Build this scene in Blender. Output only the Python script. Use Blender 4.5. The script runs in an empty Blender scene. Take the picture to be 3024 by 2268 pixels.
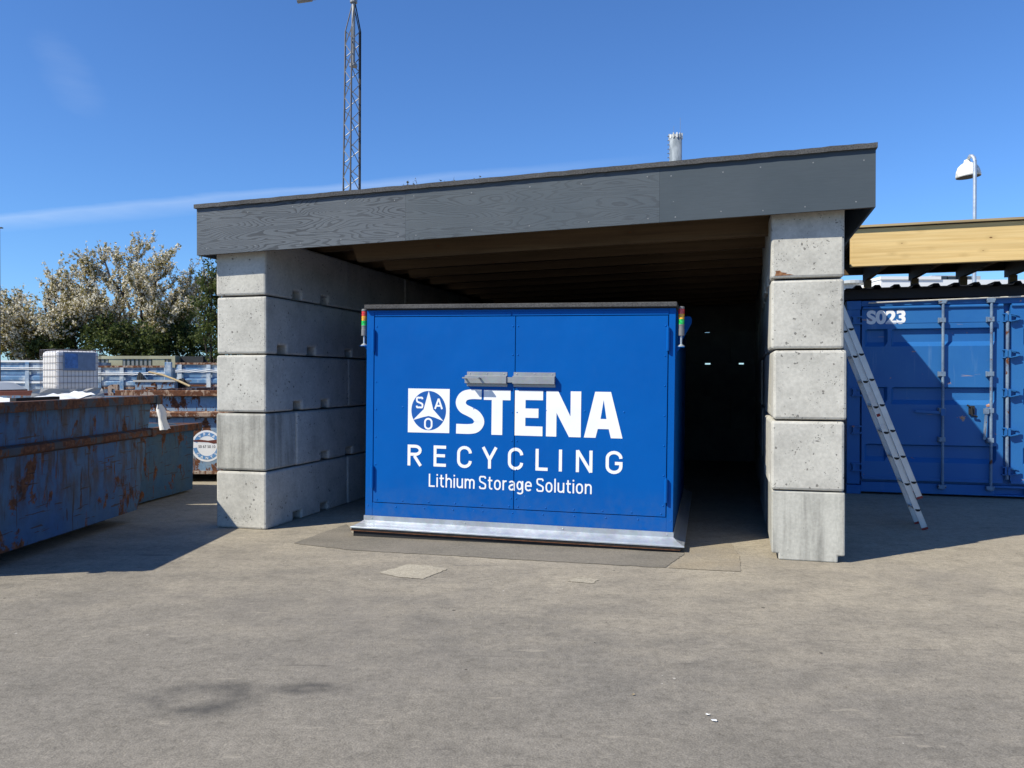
import bpy, bmesh, math, random
from math import sin, cos, tan, pi, radians, sqrt, atan2
from mathutils import Vector, Matrix
random.seed(11)
S = bpy.context.scene
COL = S.collection

# ------------------------------------------------------------------ camera, sky, sun, exposure
CAM_H, F_PX, PITCH = 1.5583, 2400.0, 0.0083
cam_d = bpy.data.cameras.new('camera'); cam = bpy.data.objects.new('camera', cam_d); COL.objects.link(cam)
cam.location = (0, 0, CAM_H); cam.rotation_euler = (pi/2 - PITCH, 0.0, 0)
cam_d.sensor_width = 36; cam_d.lens = F_PX/3024*36; cam_d.clip_start = 0.05; cam_d.clip_end = 3000
S.camera = cam
S.render.resolution_x, S.render.resolution_y = 1024, 768
SUN_EL, SUN_AZ = radians(44.0), radians(28.3)          # light travels towards +x (and away), measured from +x
SUN_STRENGTH, SKY_STRENGTH, EXPOSURE = 4.7, 0.073, 0.49
sd = bpy.data.lights.new('sun', 'SUN'); so = bpy.data.objects.new('sun', sd); COL.objects.link(so)
sd.energy = SUN_STRENGTH; sd.angle = radians(0.5); sd.color = (1.0, 0.94, 0.79)
Ldir = Vector((cos(SUN_EL)*cos(SUN_AZ), cos(SUN_EL)*sin(SUN_AZ), -sin(SUN_EL)))
so.rotation_euler = Ldir.to_track_quat('-Z', 'Y').to_euler(); so.location = (-20, -10, 25)
W = bpy.data.worlds.new('World'); S.world = W; W.use_nodes = True
wn, wl = W.node_tree.nodes, W.node_tree.links
bg = wn['Background']; bg.inputs['Strength'].default_value = SKY_STRENGTH
sky = wn.new('ShaderNodeTexSky'); sky.sky_type = 'NISHITA'; sky.sun_disc = False
sky.sun_elevation = SUN_EL
sdir = -Ldir
sky.sun_rotation = atan2(sdir.x, sdir.y)               # nishita: 0 = +Y, clockwise
sky.air_density = 1.0; sky.dust_density = 0.15; sky.ozone_density = 2.6; sky.altitude = 20
# thin vapour trail and a wisp of cirrus, laid out by direction on the sky sphere
tc = wn.new('ShaderNodeTexCoord')
def wmath(op, a, b=None, c=None, clamp=False):
    n = wn.new('ShaderNodeMath'); n.operation = op; n.use_clamp = clamp
    for i, v in enumerate((a, b, c)):
        if v is None: continue
        if isinstance(v, (int, float)): n.inputs[i].default_value = v
        else: wl.new(v, n.inputs[i])
    return n.outputs[0]
sepw = wn.new('ShaderNodeSeparateXYZ'); wl.new(tc.outputs['Generated'], sepw.inputs[0])
ax = wmath('DIVIDE', sepw.outputs[0], wmath('MAXIMUM', sepw.outputs[1], 0.02))
az = wmath('DIVIDE', sepw.outputs[2], wmath('MAXIMUM', sepw.outputs[1], 0.02))
nzw = wn.new('ShaderNodeTexNoise'); nzw.inputs['Scale'].default_value = 6; nzw.inputs['Detail'].default_value = 7; nzw.inputs['Roughness'].default_value = .62
mpw = wn.new('ShaderNodeMapping'); mpw.inputs['Scale'].default_value = (1, 1, 5); wl.new(tc.outputs['Generated'], mpw.inputs[0]); wl.new(mpw.outputs[0], nzw.inputs[0])
wob = wmath('MULTIPLY', wmath('SUBTRACT', nzw.outputs[0], .5), .016)
tr = wmath('ADD', wmath('SUBTRACT', az, wmath('ADD', wmath('MULTIPLY', ax, .090), .2525)), wob)     # distance from the trail's line
up = wmath('SMOOTH_MAX', wmath('MULTIPLY', tr, 1/.007), wmath('MULTIPLY', tr, -1/.020), .05)
trail = wmath('SUBTRACT', 1, up, clamp=True)
trail = wmath('MULTIPLY', wmath('MULTIPLY', trail, wmath('ADD', .35, nzw.outputs[0])), wmath('SUBTRACT', .215, wmath('MULTIPLY', wmath('ADD', ax, .63), .06)), clamp=True)
trail = wmath('MULTIPLY', trail, wmath('SUBTRACT', 1, wmath('MULTIPLY', wmath('MAXIMUM', wmath('ADD', ax, .12), 0), 3.2), clamp=True))
# fan-shaped wisp high on one side
wx = wmath('ADD', ax, .547); wz = wmath('SUBTRACT', az, .375)
wd = wmath('ADD', wmath('POWER', wmath('ABSOLUTE', wmath('DIVIDE', wmath('ADD', wx, wmath('MULTIPLY', wz, .55)), .042)), 2), wmath('POWER', wmath('DIVIDE', wz, .055), 2))
wisp = wmath('MULTIPLY', wmath('POWER', wmath('SUBTRACT', 1, wmath('ADD', wd, wmath('MULTIPLY', wmath('SUBTRACT', nzw.outputs[0], .5), 2.2)), clamp=True), 1.5), .045)
allc = wmath('ADD', trail, wisp, clamp=True)
mixw = wn.new('ShaderNodeMixRGB'); wl.new(allc, mixw.inputs[0]); wl.new(sky.outputs[0], mixw.inputs[1]); mixw.inputs[2].default_value = (9.5, 10.5, 11.5, 1)
hs = wn.new('ShaderNodeHueSaturation'); hs.inputs['Saturation'].default_value = 1.0; hs.inputs['Value'].default_value = 1.0
tint = wn.new('ShaderNodeMixRGB'); tint.blend_type = 'MULTIPLY'; tint.inputs[0].default_value = 1; tint.inputs[2].default_value = (.68, 1.08, 1.62, 1)
wl.new(sky.outputs[0], hs.inputs['Color']); wl.new(hs.outputs[0], tint.inputs[1]); wl.new(tint.outputs[0], mixw.inputs[1]); wl.new(mixw.outputs[0], bg.inputs[0])
S.view_settings.view_transform = 'Standard'; S.view_settings.look = 'None'
S.view_settings.exposure = EXPOSURE; S.view_settings.gamma = 1.0
S.cycles.max_bounces = 6; S.cycles.diffuse_bounces = 3; S.cycles.glossy_bounces = 3
try: S.cycles.use_denoising = True
except Exception: pass

# ------------------------------------------------------------------ helpers
TH = 0.274
O = Vector((2.7864, 6.7876, 0)); SX = Vector((cos(TH), -sin(TH), 0)); TY = Vector((sin(TH), cos(TH), 0))
def WS(x, y, z=0): return O + SX*x + TY*y + Vector((0, 0, z))
def at(px, py, Y):                                    # photograph pixel (3024 wide) at depth Y -> world
    return Vector(((px-1512)/F_PX*Y, Y, CAM_H + (1134-py)/F_PX*Y - PITCH*Y))

class MB:
    def __init__(s): s.v, s.f, s.m = [], [], []
    def add(s, vs, fs, m=0):
        b = len(s.v); s.v += [tuple(v) for v in vs]
        for f in fs: s.f.append([b+i for i in f]); s.m.append(m)
    def box(s, x0, x1, y0, y1, z0, z1, m=0):
        vs = [(x, y, z) for z in (z0, z1) for y in (y0, y1) for x in (x0, x1)]
        s.add(vs, [(0,2,3,1),(4,5,7,6),(0,1,5,4),(2,6,7,3),(0,4,6,2),(1,3,7,5)], m)
    def hexa(s, p, m=0):                              # 8 points: bottom 4 (ccw), top 4
        s.add(p, [(3,2,1,0),(4,5,6,7),(0,1,5,4),(1,2,6,5),(2,3,7,6),(3,0,4,7)], m)
    def prism(s, pts, a0, a1, plane='xz', m=0):       # polygon swept along the third axis
        def q(a, b, c): return {'xz': (a, c, b), 'yz': (c, a, b), 'xy': (a, b, c)}[plane]
        n = len(pts); area = sum(pts[i][0]*pts[(i+1)%n][1]-pts[(i+1)%n][0]*pts[i][1] for i in range(n))
        if area < 0: pts = pts[::-1]
        flip = plane == 'xz'
        vs = [q(x, z, a0) for x, z in pts] + [q(x, z, a1) for x, z in pts]
        fs = [list(range(n))[::-1], [n+i for i in range(n)]] + [(i, (i+1) % n, n+(i+1) % n, n+i) for i in range(n)]
        if flip: fs = [list(f)[::-1] for f in fs]
        s.add(vs, fs, m)
    def bar(s, a, b, w, h, m=0, up=(0, 0, 1)):
        a, b = Vector(a), Vector(b); d = (b-a).normalized(); u = Vector(up)
        if abs(d.dot(u)) > .98: u = Vector((0, 1, 0))
        r = d.cross(u).normalized(); u = r.cross(d)
        p = [a-r*w/2-u*h/2, a+r*w/2-u*h/2, a+r*w/2+u*h/2, a-r*w/2+u*h/2]
        s.hexa([x for x in p]+[x+(b-a) for x in p], m)
    def tube(s, path, r, n=8, m=0, cap=True):
        path = [Vector(p) for p in path]; rs = r if isinstance(r, (list, tuple)) else [r]*len(path)
        b = len(s.v); prev = None
        for i, p in enumerate(path):
            d = (path[min(i+1, len(path)-1)]-path[max(i-1, 0)]).normalized()
            u = prev if prev is not None and abs(prev.dot(d)) < .95 else (Vector((0, 0, 1)) if abs(d.z) < .9 else Vector((1, 0, 0)))
            r1 = d.cross(u).normalized(); u1 = r1.cross(d).normalized(); prev = u1
            for k in range(n):
                a = 2*pi*k/n; s.v.append(tuple(p+(r1*cos(a)+u1*sin(a))*rs[i]))
        for i in range(len(path)-1):
            for k in range(n):
                s.f.append([b+i*n+k, b+i*n+(k+1) % n, b+(i+1)*n+(k+1) % n, b+(i+1)*n+k]); s.m.append(m)
        if cap:
            s.f.append([b+k for k in range(n)][::-1]); s.m.append(m)
            e = b+(len(path)-1)*n; s.f.append([e+k for k in range(n)]); s.m.append(m)
    def lathe(s, c, prof, n=16, m=0):
        s.tube_profile(c, prof, n, m)
    def tube_profile(s, c, prof, n=16, m=0):          # prof: list of (r, z)
        b = len(s.v)
        for r, z in prof:
            for k in range(n):
                a = 2*pi*k/n; s.v.append((c[0]+r*cos(a), c[1]+r*sin(a), c[2]+z))
        for i in range(len(prof)-1):
            for k in range(n):
                s.f.append([b+i*n+k, b+i*n+(k+1) % n, b+(i+1)*n+(k+1) % n, b+(i+1)*n+k]); s.m.append(m)
        s.f.append([b+k for k in range(n)][::-1]); s.m.append(m)
        e = b+(len(prof)-1)*n; s.f.append([e+k for k in range(n)]); s.m.append(m)
    def build(s, name, mats, parent=None, bevel=0, smooth=False, seg=1, loc=None):
        me = bpy.data.meshes.new(name); me.from_pydata(s.v, [], s.f)
        if not isinstance(mats, (list, tuple)): mats = [mats]
        for m in mats: me.materials.append(m)
        for p, k in zip(me.polygons, s.m):
            p.material_index = k; p.use_smooth = smooth
        me.update()
        o = bpy.data.objects.new(name, me); COL.objects.link(o)
        if parent: o.parent = parent
        if loc: o.location = loc
        if bevel:
            b = o.modifiers.new('bevel', 'BEVEL'); b.width = bevel; b.segments = seg; b.limit_method = 'ANGLE'; b.angle_limit = radians(40)
        return o

def tag(o, label, cat, group=None, kind=None):
    o['label'] = label; o['category'] = cat
    if group: o['group'] = group
    if kind: o['kind'] = kind
    return o
def thing(name, label, cat, loc=(0, 0, 0), rz=0, group=None):
    o = bpy.data.objects.new(name, None); COL.objects.link(o); o.location = loc; o.rotation_euler = (0, 0, rz)
    o.empty_display_size = .2
    return tag(o, label, cat, group)
def struct(o): o['kind'] = 'structure'; return o

# ------------------------------------------------------------------ materials
class NT:
    def __init__(s, name, rough=.6, spec=.4, metal=0):
        s.mat = bpy.data.materials.new(name); s.mat.use_nodes = True
        s.n, s.l = s.mat.node_tree.nodes, s.mat.node_tree.links
        s.b = s.n['Principled BSDF']; s.b.inputs['Roughness'].default_value = rough; s.b.inputs['Specular IOR Level'].default_value = spec
        s.b.inputs['Metallic'].default_value = metal
        s.tc = s.n.new('ShaderNodeTexCoord'); s.co = s.tc.outputs['Object']
    def rnd(s, k=7.3):                                # shift the pattern per object
        oi = s.n.new('ShaderNodeObjectInfo'); a = s.n.new('ShaderNodeVectorMath'); a.operation = 'SCALE'
        cb = s.n.new('ShaderNodeCombineXYZ')
        s.l.new(oi.outputs['Random'], cb.inputs[0]); s.l.new(oi.outputs['Random'], cb.inputs[1]); cb.inputs[2].default_value = .3
        s.l.new(cb.outputs[0], a.inputs[0]); a.inputs['Scale'].default_value = k*13
        b = s.n.new('ShaderNodeVectorMath'); s.l.new(s.co, b.inputs[0]); s.l.new(a.outputs[0], b.inputs[1]); s.co = b.outputs[0]
        s.rv = oi.outputs['Random']
    def map(s, sc=(1, 1, 1), loc=(0, 0, 0), rot=(0, 0, 0), src=None):
        m = s.n.new('ShaderNodeMapping'); m.inputs['Scale'].default_value = sc; m.inputs['Location'].default_value = loc; m.inputs['Rotation'].default_value = rot
        s.l.new(src or s.co, m.inputs[0]); return m.outputs[0]
    def noise(s, scale, detail=5, rough=.55, vec=None, dist=0):
        n = s.n.new('ShaderNodeTexNoise'); n.inputs['Scale'].default_value = scale; n.inputs['Detail'].default_value = detail
        n.inputs['Roughness'].default_value = rough; n.inputs['Distortion'].default_value = dist
        s.l.new(vec or s.co, n.inputs[0]); return n.outputs[0]
    def voro(s, scale, vec=None, out='Distance', feat='F1'):
        n = s.n.new('ShaderNodeTexVoronoi'); n.feature = feat; n.inputs['Scale'].default_value = scale; s.l.new(vec or s.co, n.inputs[0]); return n.outputs[out]
    def ramp(s, fac, *stops):
        r = s.n.new('ShaderNodeValToRGB'); e = r.color_ramp.elements
        while len(e) < len(stops): e.new(.5)
        for i, (p, c) in enumerate(stops):
            e[i].position = p; e[i].color = (c, c, c, 1) if isinstance(c, (int, float)) else (*c, 1)
        s.l.new(fac, r.inputs[0]); return r.outputs[0]
    def mix(s, fac, a, b, mode='MIX'):
        m = s.n.new('ShaderNodeMixRGB'); m.blend_type = mode
        for i, v in enumerate((fac, a, b)):
            if isinstance(v, (int, float)): m.inputs[i].default_value = v if i == 0 else (v, v, v, 1)
            elif isinstance(v, tuple): m.inputs[i].default_value = (*v, 1)
            else: s.l.new(v, m.inputs[i])
        return m.outputs[0]
    def math(s, op, a, b=None, clamp=False):
        m = s.n.new('ShaderNodeMath'); m.operation = op; m.use_clamp = clamp
        for i, v in enumerate((a, b)):
            if v is None: continue
            if isinstance(v, (int, float)): m.inputs[i].default_value = v
            else: s.l.new(v, m.inputs[i])
        return m.outputs[0]
    def sep(s, src=None):
        x = s.n.new('ShaderNodeSeparateXYZ'); s.l.new(src or s.co, x.inputs[0]); return x.outputs
    def col(s, c):
        if isinstance(c, tuple): s.b.inputs['Base Color'].default_value = (*c, 1)
        else: s.l.new(c, s.b.inputs['Base Color'])
        return s
    def rough(s, r): s.l.new(r, s.b.inputs['Roughness']); return s
    def bump(s, h, strength=.3, dist=.01):
        b = s.n.new('ShaderNodeBump'); b.inputs['Strength'].default_value = strength; b.inputs['Distance'].default_value = dist
        s.l.new(h, b.inputs['Height']); s.l.new(b.outputs[0], s.b.inputs['Normal']); return s

def simple(name, c, rough=.6, var=.18, scale=6, metal=0, spec=.4, bump=0):
    t = NT(name, rough, spec, metal); t.rnd()
    n = t.noise(scale, 6, .6)
    f = t.ramp(n, (.3, 1-var), (.7, 1+var*.4))
    t.col(t.mix(1, c, f, 'MULTIPLY'))
    if bump: t.bump(n, bump)
    return t.mat
def rusty(name, c, rust=.5, rough=.55, c2=None, scratch=.5, sc=1.0, streak=True, runs=False):
    t = NT(name, rough, .35); t.rnd()
    n1 = t.noise(1.1*sc, 6, .62); c2 = c2 or tuple(x*.62 for x in c)
    base = t.mix(t.ramp(n1, (.38, 0), (.66, 1)), c, c2)
    dirt = t.noise(9*sc, 7, .7)
    base = t.mix(1, base, t.ramp(dirt, (.25, .72), (.6, 1.0)), 'MULTIPLY')
    r1 = t.noise(2.6*sc, 10, .68, vec=t.map((1, 1, .75)), dist=.35)
    mask = t.ramp(r1, (.66-rust*.20, 0), (.69-rust*.20, 1))
    if streak:
        r2 = t.noise(3.2*sc, 8, .6, vec=t.map((3.2, 3.2, .42)))
        mask = t.mix(1, mask, t.ramp(r2, (.69-rust*.15, 0), (.72-rust*.15, .9)), 'LIGHTEN')
    rc = t.ramp(t.noise(14*sc, 6, .7), (.3, (.045, .018, .011)), (.52, (.12, .046, .022)), (.75, (.25, .105, .045)))
    out = t.mix(mask, base, rc)
    if runs:
        zz = t.sep(t.tc.outputs['Object'])[2]
        rn = t.noise(3.0, 7, .65, vec=t.map((2.6, 2.6, .8))); rz = t.math('MULTIPLY', t.ramp(zz, (.30, 0), (.62, 1)), t.ramp(rn, (.47, 0), (.60, 1)))
        out = t.mix(t.math('MULTIPLY', rz, .8), out, t.ramp(t.noise(11, 6, .7), (.35, (.020, .013, .011)), (.6, (.060, .026, .015)), (.75, (.012, .03, .07))))
    if scratch:
        s1 = t.noise(5*sc, 3, .5, vec=t.map((.5, .5, 5.5), rot=(.5, .55, .4)))
        s2 = t.noise(5*sc, 3, .5, vec=t.map((6, 6, .5), rot=(.35, -.4, .2)))
        sm = t.mix(1, t.ramp(s1, (.645, 0), (.66, 1)), t.ramp(s2, (.64, 0), (.655, 1)), 'LIGHTEN')
        out = t.mix(t.math('MULTIPLY', sm, scratch), out, (.035, .02, .016))
    t.col(out); t.rough(t.mix(mask, rough, .92)); t.bump(t.mix(mask, .5, r1), .35, .01)
    return t.mat

def concrete_mat(name, c=(.46, .46, .445), streak=0):
    t = NT(name, .9, .2); t.rnd()
    n = t.noise(2.6, 8, .66); n2 = t.noise(38, 4, .6)
    f = t.ramp(n, (.28, .70), (.5, .93), (.72, 1.08))
    base = t.mix(1, c, f, 'MULTIPLY'); base = t.mix(1, base, t.ramp(n2, (.3, .86), (.7, 1.08)), 'MULTIPLY')
    if streak:
        st = t.noise(4.5, 6, .65, vec=t.map((2.6, 2.6, .22)))
        base = t.mix(1, base, t.ramp(st, (.32, .64), (.58, 1.04)), 'MULTIPLY')
    wob = t.n.new('ShaderNodeVectorMath'); wob.operation = 'ADD'
    wn2 = t.n.new('ShaderNodeTexNoise'); wn2.inputs['Scale'].default_value = 45; t.l.new(t.co, wn2.inputs[0])
    sc_ = t.n.new('ShaderNodeVectorMath'); sc_.operation = 'SCALE'; sc_.inputs['Scale'].default_value = .030
    t.l.new(wn2.outputs['Color'], sc_.inputs[0]); t.l.new(t.co, wob.inputs[0]); t.l.new(sc_.outputs[0], wob.inputs[1])
    v = t.voro(21, wob.outputs[0]); thin = t.noise(11, 2, .5)
    rad = t.math('MULTIPLY', t.ramp(thin, (.42, 0), (.66, 1)), .235 if not streak else .10)
    p1 = t.math('LESS_THAN', v, rad)
    v2 = t.voro(52, wob.outputs[0]); p2 = t.math('LESS_THAN', v2, t.math('MULTIPLY', t.ramp(t.noise(7, 2), (.44, 0), (.68, 1)), .25 if not streak else .12))
    pits = t.math('MAXIMUM', p1, p2)
    t.col(t.mix(t.math('MULTIPLY', pits, .7), base, (.085, .08, .072)))
    h = t.math('SUBTRACT', t.math('MULTIPLY', n2, .22), pits)
    t.bump(h, .6, .008)
    return t.mat

M = {}
M['concrete'] = concrete_mat('cast_concrete', (.50, .485, .44))
M['concrete_old'] = concrete_mat('streaked_concrete', (.45, .442, .40), 1)
M['concrete_dark'] = simple('shade_darkened_concrete', (.14, .14, .135), .9, .3, 3)  # back wall concrete, the shed's interior shade put into its colour
M['blue'] = None
def blue_paint():
    t = NT('blue_paint', .45, .12)
    n = t.noise(.9, 5, .6); n2 = t.noise(9, 6, .7)
    base = t.mix(t.ramp(n, (.35, 0), (.7, 1)), (.0002, .080, .335), (.0003, .092, .37))
    dust = t.ramp(t.noise(3, 8, .7, vec=t.map((1.6, 1.6, .5))), (.60, 0), (.80, .12))
    base = t.mix(dust, base, (.04, .16, .42))
    sp = t.math('LESS_THAN', t.voro(11), t.math('MULTIPLY', t.ramp(t.noise(2.0, 2), (.57, 0), (.72, 1)), .05))
    base = t.mix(t.math('MULTIPLY', sp, .5), base, (.45, .55, .68))
    z = t.sep()[2]
    low = t.math('MULTIPLY', t.ramp(z, (.12, 1), (.55, 0)), t.ramp(n2, (.35, .0), (.75, .35)))
    base = t.mix(low, base, (.10, .13, .17))
    t.col(base); t.rough(t.ramp(n2, (.3, .36), (.7, .5)))
    t.bump(t.noise(1.6, 3, .5), .35, .03)
    return t.mat
M['blue'] = blue_paint()
M['white_vinyl'] = simple('white_vinyl', (.80, .81, .83), .4, .07, 5)
M['logo_blue'] = simple('logo_blue', (.0005, .082, .34), .5, .05, 4)
M['galv'] = None
def galv(name='galvanised_steel', c=(.54, .58, .63), metal=.6, v0=.16):
    t = NT(name, .36, .5, metal); t.rnd()
    v = t.voro(38, out='Color'); n = t.noise(7, 6, .6)
    f = t.mix(.4, t.ramp(n, (.3, .78), (.7, 1.0)), t.mix(v0, 1.0, v))
    t.col(t.mix(1, c, f, 'MULTIPLY')); t.rough(t.ramp(n, (.3, .30), (.7, .52)))
    t.bump(n, .08, .004)
    return t.mat
M['galv'] = galv(); M['galv_dull'] = galv('dull_galvanised_steel', (.34, .35, .36), .4, .2)
M['dark_steel'] = simple('dark_steel', (.018, .018, .019), .75, .3)
M['rust_steel'] = simple('rust_steel', (.20, .085, .04), .9, .5, 18)
M['black'] = simple('black_rubber', (.012, .012, .014), .7, .2)
def felt():
    t = NT('roofing_felt', .95, .15); n = t.noise(95, 4, .8); n2 = t.noise(2.5, 5, .6)
    t.col(t.mix(1, t.ramp(n, (.32, (.028, .028, .03)), (.7, (.15, .148, .148))), t.ramp(n2, (.3, .75), (.7, 1.1)), 'MULTIPLY')); t.bump(n, .6, .006)
    return t.mat
M['felt'] = felt()
def plywood(name, strong, cA=(.082, .098, .118), cB=(.108, .124, .143)):
    t = NT(name, .72, .3); t.rnd(3.1)
    x, y, z = t.sep()
    nn = t.noise(1.0, 2, .45, vec=t.map((.75, 1, 5.2)), dist=.25)
    nn2 = t.noise(1.0, 3, .5, vec=t.map((2.2, 1, 11)))
    lv = t.math('ADD', t.math('MULTIPLY', nn, 31), t.math('MULTIPLY', nn2, 3.0))
    fr = t.math('FRACT', lv)
    band = t.ramp(fr, (.0, 0), (.50, .12), (.66, .95), (.86, 1), (.90, 0))
    zone = t.ramp(t.noise(.8, 3, .6), (.35, .5), (.6, 1.0))
    band = t.math('MULTIPLY', t.math('MULTIPLY', band, zone), strong)
    base = t.mix(t.ramp(t.noise(1.2, 5, .6), (.35, 0), (.7, 1)), cA, cB)
    fine = t.noise(3.0, 5, .7, vec=t.map((2, 2, 75)))
    base = t.mix(1, base, t.ramp(fine, (.3, .86), (.7, 1.05)), 'MULTIPLY')
    out = t.mix(band, base, (.040, .047, .057))
    sm = t.math('LESS_THAN', t.voro(7), t.math('MULTIPLY', t.ramp(t.noise(1.7, 2), (.58, 0), (.72, 1)), .07))
    out = t.mix(t.math('MULTIPLY', sm, .45), out, (.30, .32, .33))
    t.col(out); t.bump(t.math('SUBTRACT', t.math('MULTIPLY', fine, .3), band), .25, .004)
    return t.mat
M['ply_grain'] = plywood('painted_plywood_grain', .95)
M['ply_mid'] = plywood('painted_plywood_soft', .6, (.068, .086, .104), (.086, .103, .12))
M['ply_plain'] = plywood('painted_plywood_plain', .05, (.052, .069, .085), (.064, .081, .097))
M['screw'] = simple('screw_head', (.22, .23, .24), .5, .2, 4)
def timber(name, c, c2, knots=True, gs=1.0):
    t = NT(name, .7, .3); t.rnd(2.2)
    g = t.noise(3.0*gs, 5, .6, vec=t.map((.35, 8, 8)), dist=.4)
    base = t.mix(t.ramp(g, (.36, 0), (.66, 1)), c, c2)
    g2 = t.noise(1.5, 4, .5, vec=t.map((.22, 1, 16)))
    base = t.mix(1, base, t.ramp(g2, (.3, .86), (.7, 1.05)), 'MULTIPLY')
    # lamella joints of laminated timber
    z = t.sep()[2]; fr = t.math('FRACT', t.math('MULTIPLY', z, 1/.045*.5))
    base = t.mix(1, base, t.ramp(fr, (.0, .90), (.035, 1.0)), 'MULTIPLY')
    if knots:
        kv = t.voro(1.0, t.map((3.6, 3.6, 7.5))); thin = t.ramp(t.noise(2.6, 2), (.30, 0), (.42, 1))
        k = t.math('MULTIPLY', t.ramp(kv, (.045, 1), (.075, 0)), thin)
        halo = t.math('MULTIPLY', t.ramp(kv, (.06, .5), (.30, 0)), thin)
        base = t.mix(halo, base, tuple(x*.75 for x in c2)); base = t.mix(k, base, (.14, .055, .02))
    t.col(base); t.bump(g, .12, .004)
    return t.mat
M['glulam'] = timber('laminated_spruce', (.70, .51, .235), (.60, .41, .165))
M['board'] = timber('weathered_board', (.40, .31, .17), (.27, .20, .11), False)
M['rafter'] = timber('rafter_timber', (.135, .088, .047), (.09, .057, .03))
M['dark_wood'] = simple('dark_sheathing', (.045, .042, .04), .85, .3)
M['cont_blue'] = rusty('container_blue', (.016, .115, .40), .05, .5, (.022, .14, .43), .0, 1.0, False)
def cont_paint():
    t = NT('scuffed_container_paint', .5, .4); t.rnd()
    n = t.noise(1.3, 6, .6)
    base = t.mix(t.ramp(n, (.35, 0), (.7, 1)), (.012, .110, .345), (.022, .138, .37))
    st = t.noise(3, 6, .6, vec=t.map((2.5, 2.5, .3))); base = t.mix(t.ramp(st, (.62, 0), (.78, .35)), base, (.16, .28, .46))
    ch = t.noise(4.2, 9, .62, vec=t.map((1.2, 1.2, 1.6))); m = t.ramp(ch, (.675, 0), (.70, 1))
    base = t.mix(m, base, t.ramp(t.noise(20, 4), (.4, (.30, .12, .07)), (.6, (.46, .27, .18))))
    sc = t.noise(4, 3, .5, vec=t.map((.5, .5, 6), rot=(.3, .5, .2))); base = t.mix(t.ramp(sc, (.72, 0), (.735, .7)), base, (.30, .24, .24))
    t.col(base); t.bump(n, .1, .01)
    return t.mat
M['cont_blue'] = cont_paint()
M['rod_steel'] = rusty('worn_rod_paint', (.20, .28, .38), .32, .55, (.10, .16, .27), .2, 5)
M['cont_trim'] = simple('pale_strip', (.52, .50, .45), .7, .25, 12)
M['skip_blue'] = rusty('worn_skip_blue', (.016, .088, .225), .54, .6, (.050, .118, .195), .85, 1.0, True, True)
M['skip_blue2'] = rusty('faded_skip_blue', (.018, .092, .20), .46, .6, (.048, .098, .145), .7, 1.5)
M['skip_rim'] = rusty('rusted_rim', (.04, .06, .085), .98, .75, (.075, .060, .052), .3, 1.6)
M['pale_blue'] = rusty('rusty_pale_blue', (.16, .28, .44), .66, .55, (.30, .36, .42), .3, 2.4)
M['pale_rim'] = rusty('rusted_pale_rim', (.36, .30, .26), .95, .7, (.36, .22, .13), .1, 2.2)
M['sky_blue'] = None
def skyblue():
    t = NT('sun_bleached_blue_steel', .34, .5); t.rnd()
    n = t.noise(1.3, 6, .62, vec=t.map((1, 1, .9))); d = t.noise(7, 6, .7)
    base = t.mix(t.ramp(n, (.44, 0), (.58, 1)), (.11, .22, .38), (.56, .60, .62))
    base = t.mix(1, base, t.ramp(d, (.3, .75), (.65, 1.05)), 'MULTIPLY')
    st = t.noise(4, 5, .6, vec=t.map((3, 3, .3))); base = t.mix(t.ramp(st, (.62, 0), (.74, .5)), base, (.10, .13, .2))
    t.col(base)
    return t.mat
M['sky_blue'] = skyblue()
M['red_skip'] = rusty('rust_red_paint', (.16, .045, .03), .35, .7, (.10, .03, .024), .3, 2)
M['olive'] = simple('khaki_paint', (.36, .34, .22), .6, .2, 3)
M['olive_shadow'] = simple('shaded_khaki_paint', (.22, .23, .22), .6, .2, 3)  # shaded copy of the khaki paint, shade put into the rib colour
M['hoarding'] = simple('black_hoarding', (.03, .032, .035), .7, .3)
M['ibc'] = simple('milky_plastic', (.72, .70, .69), .45, .08, 2)
M['ibc'].node_tree.nodes['Principled BSDF'].inputs['Subsurface Weight'].default_value = 0.0
M['cage'] = simple('cage_wire', (.16, .14, .15), .5, .3, metal=.5)
M['placard'] = simple('faded_placard', (.135, .19, .29), .4, .2, 8)
M['badge_blue'] = simple('badge_blue', (.13, .30, .58), .4, .3, 25)
M['placard_blue'] = simple('placard_print', (.06, .16, .40), .4, .45, 14)
M['alu'] = simple('aluminium', (.60, .61, .62), .42, .12, 9, metal=.55)
M['red'] = simple('red_plastic', (.26, .025, .02), .5, .1)
M['sticker'] = simple('paper_sticker', (.72, .71, .70), .5, .1, 30)
M['white_sheet'] = simple('white_foil', (.85, .85, .83), .35, .1, 5)
M['grey_panel'] = simple('grey_plastic', (.44, .42, .39), .6, .15, 4)
M['bag'] = simple('white_bag', (.70, .70, .70), .6, .12, 6)
M['bark'] = simple('dark_bark', (.055, .042, .035), .9, .4, 9)
M['mast'] = simple('mast_steel', (.10, .095, .095), .5, .3, 4, metal=.3)
M['mast_light'] = simple('galvanised_brace', (.27, .28, .29), .45, .2, 4, metal=.4)
M['lamp_white'] = None
def lampw():
    t = NT('lichen_white_enamel', .5, .4); n = t.noise(9, 6, .7)
    t.col(t.mix(t.ramp(n, (.50, 0), (.60, .7)), (.78, .77, .73), (.36, .34, .27))); return t.mat
M['lamp_white'] = lampw()
M['chimney'] = None
def chim():
    t = NT('chimney_steel', .5, .4, .1); n = t.noise(1.0, 4, .6, vec=t.map((1.6, 1.6, .6)))
    t.col(t.mix(t.ramp(n, (.40, 0), (.7, 1)), (.16, .19, .22), (.34, .38, .42))); return t.mat
M['chimney'] = chim()
M['white_wall'] = simple('white_cladding', (.74, .75, .76), .6, .06, .3)
M['grey_unit'] = simple('grey_unit', (.40, .42, .43), .5, .2, 1)
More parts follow.
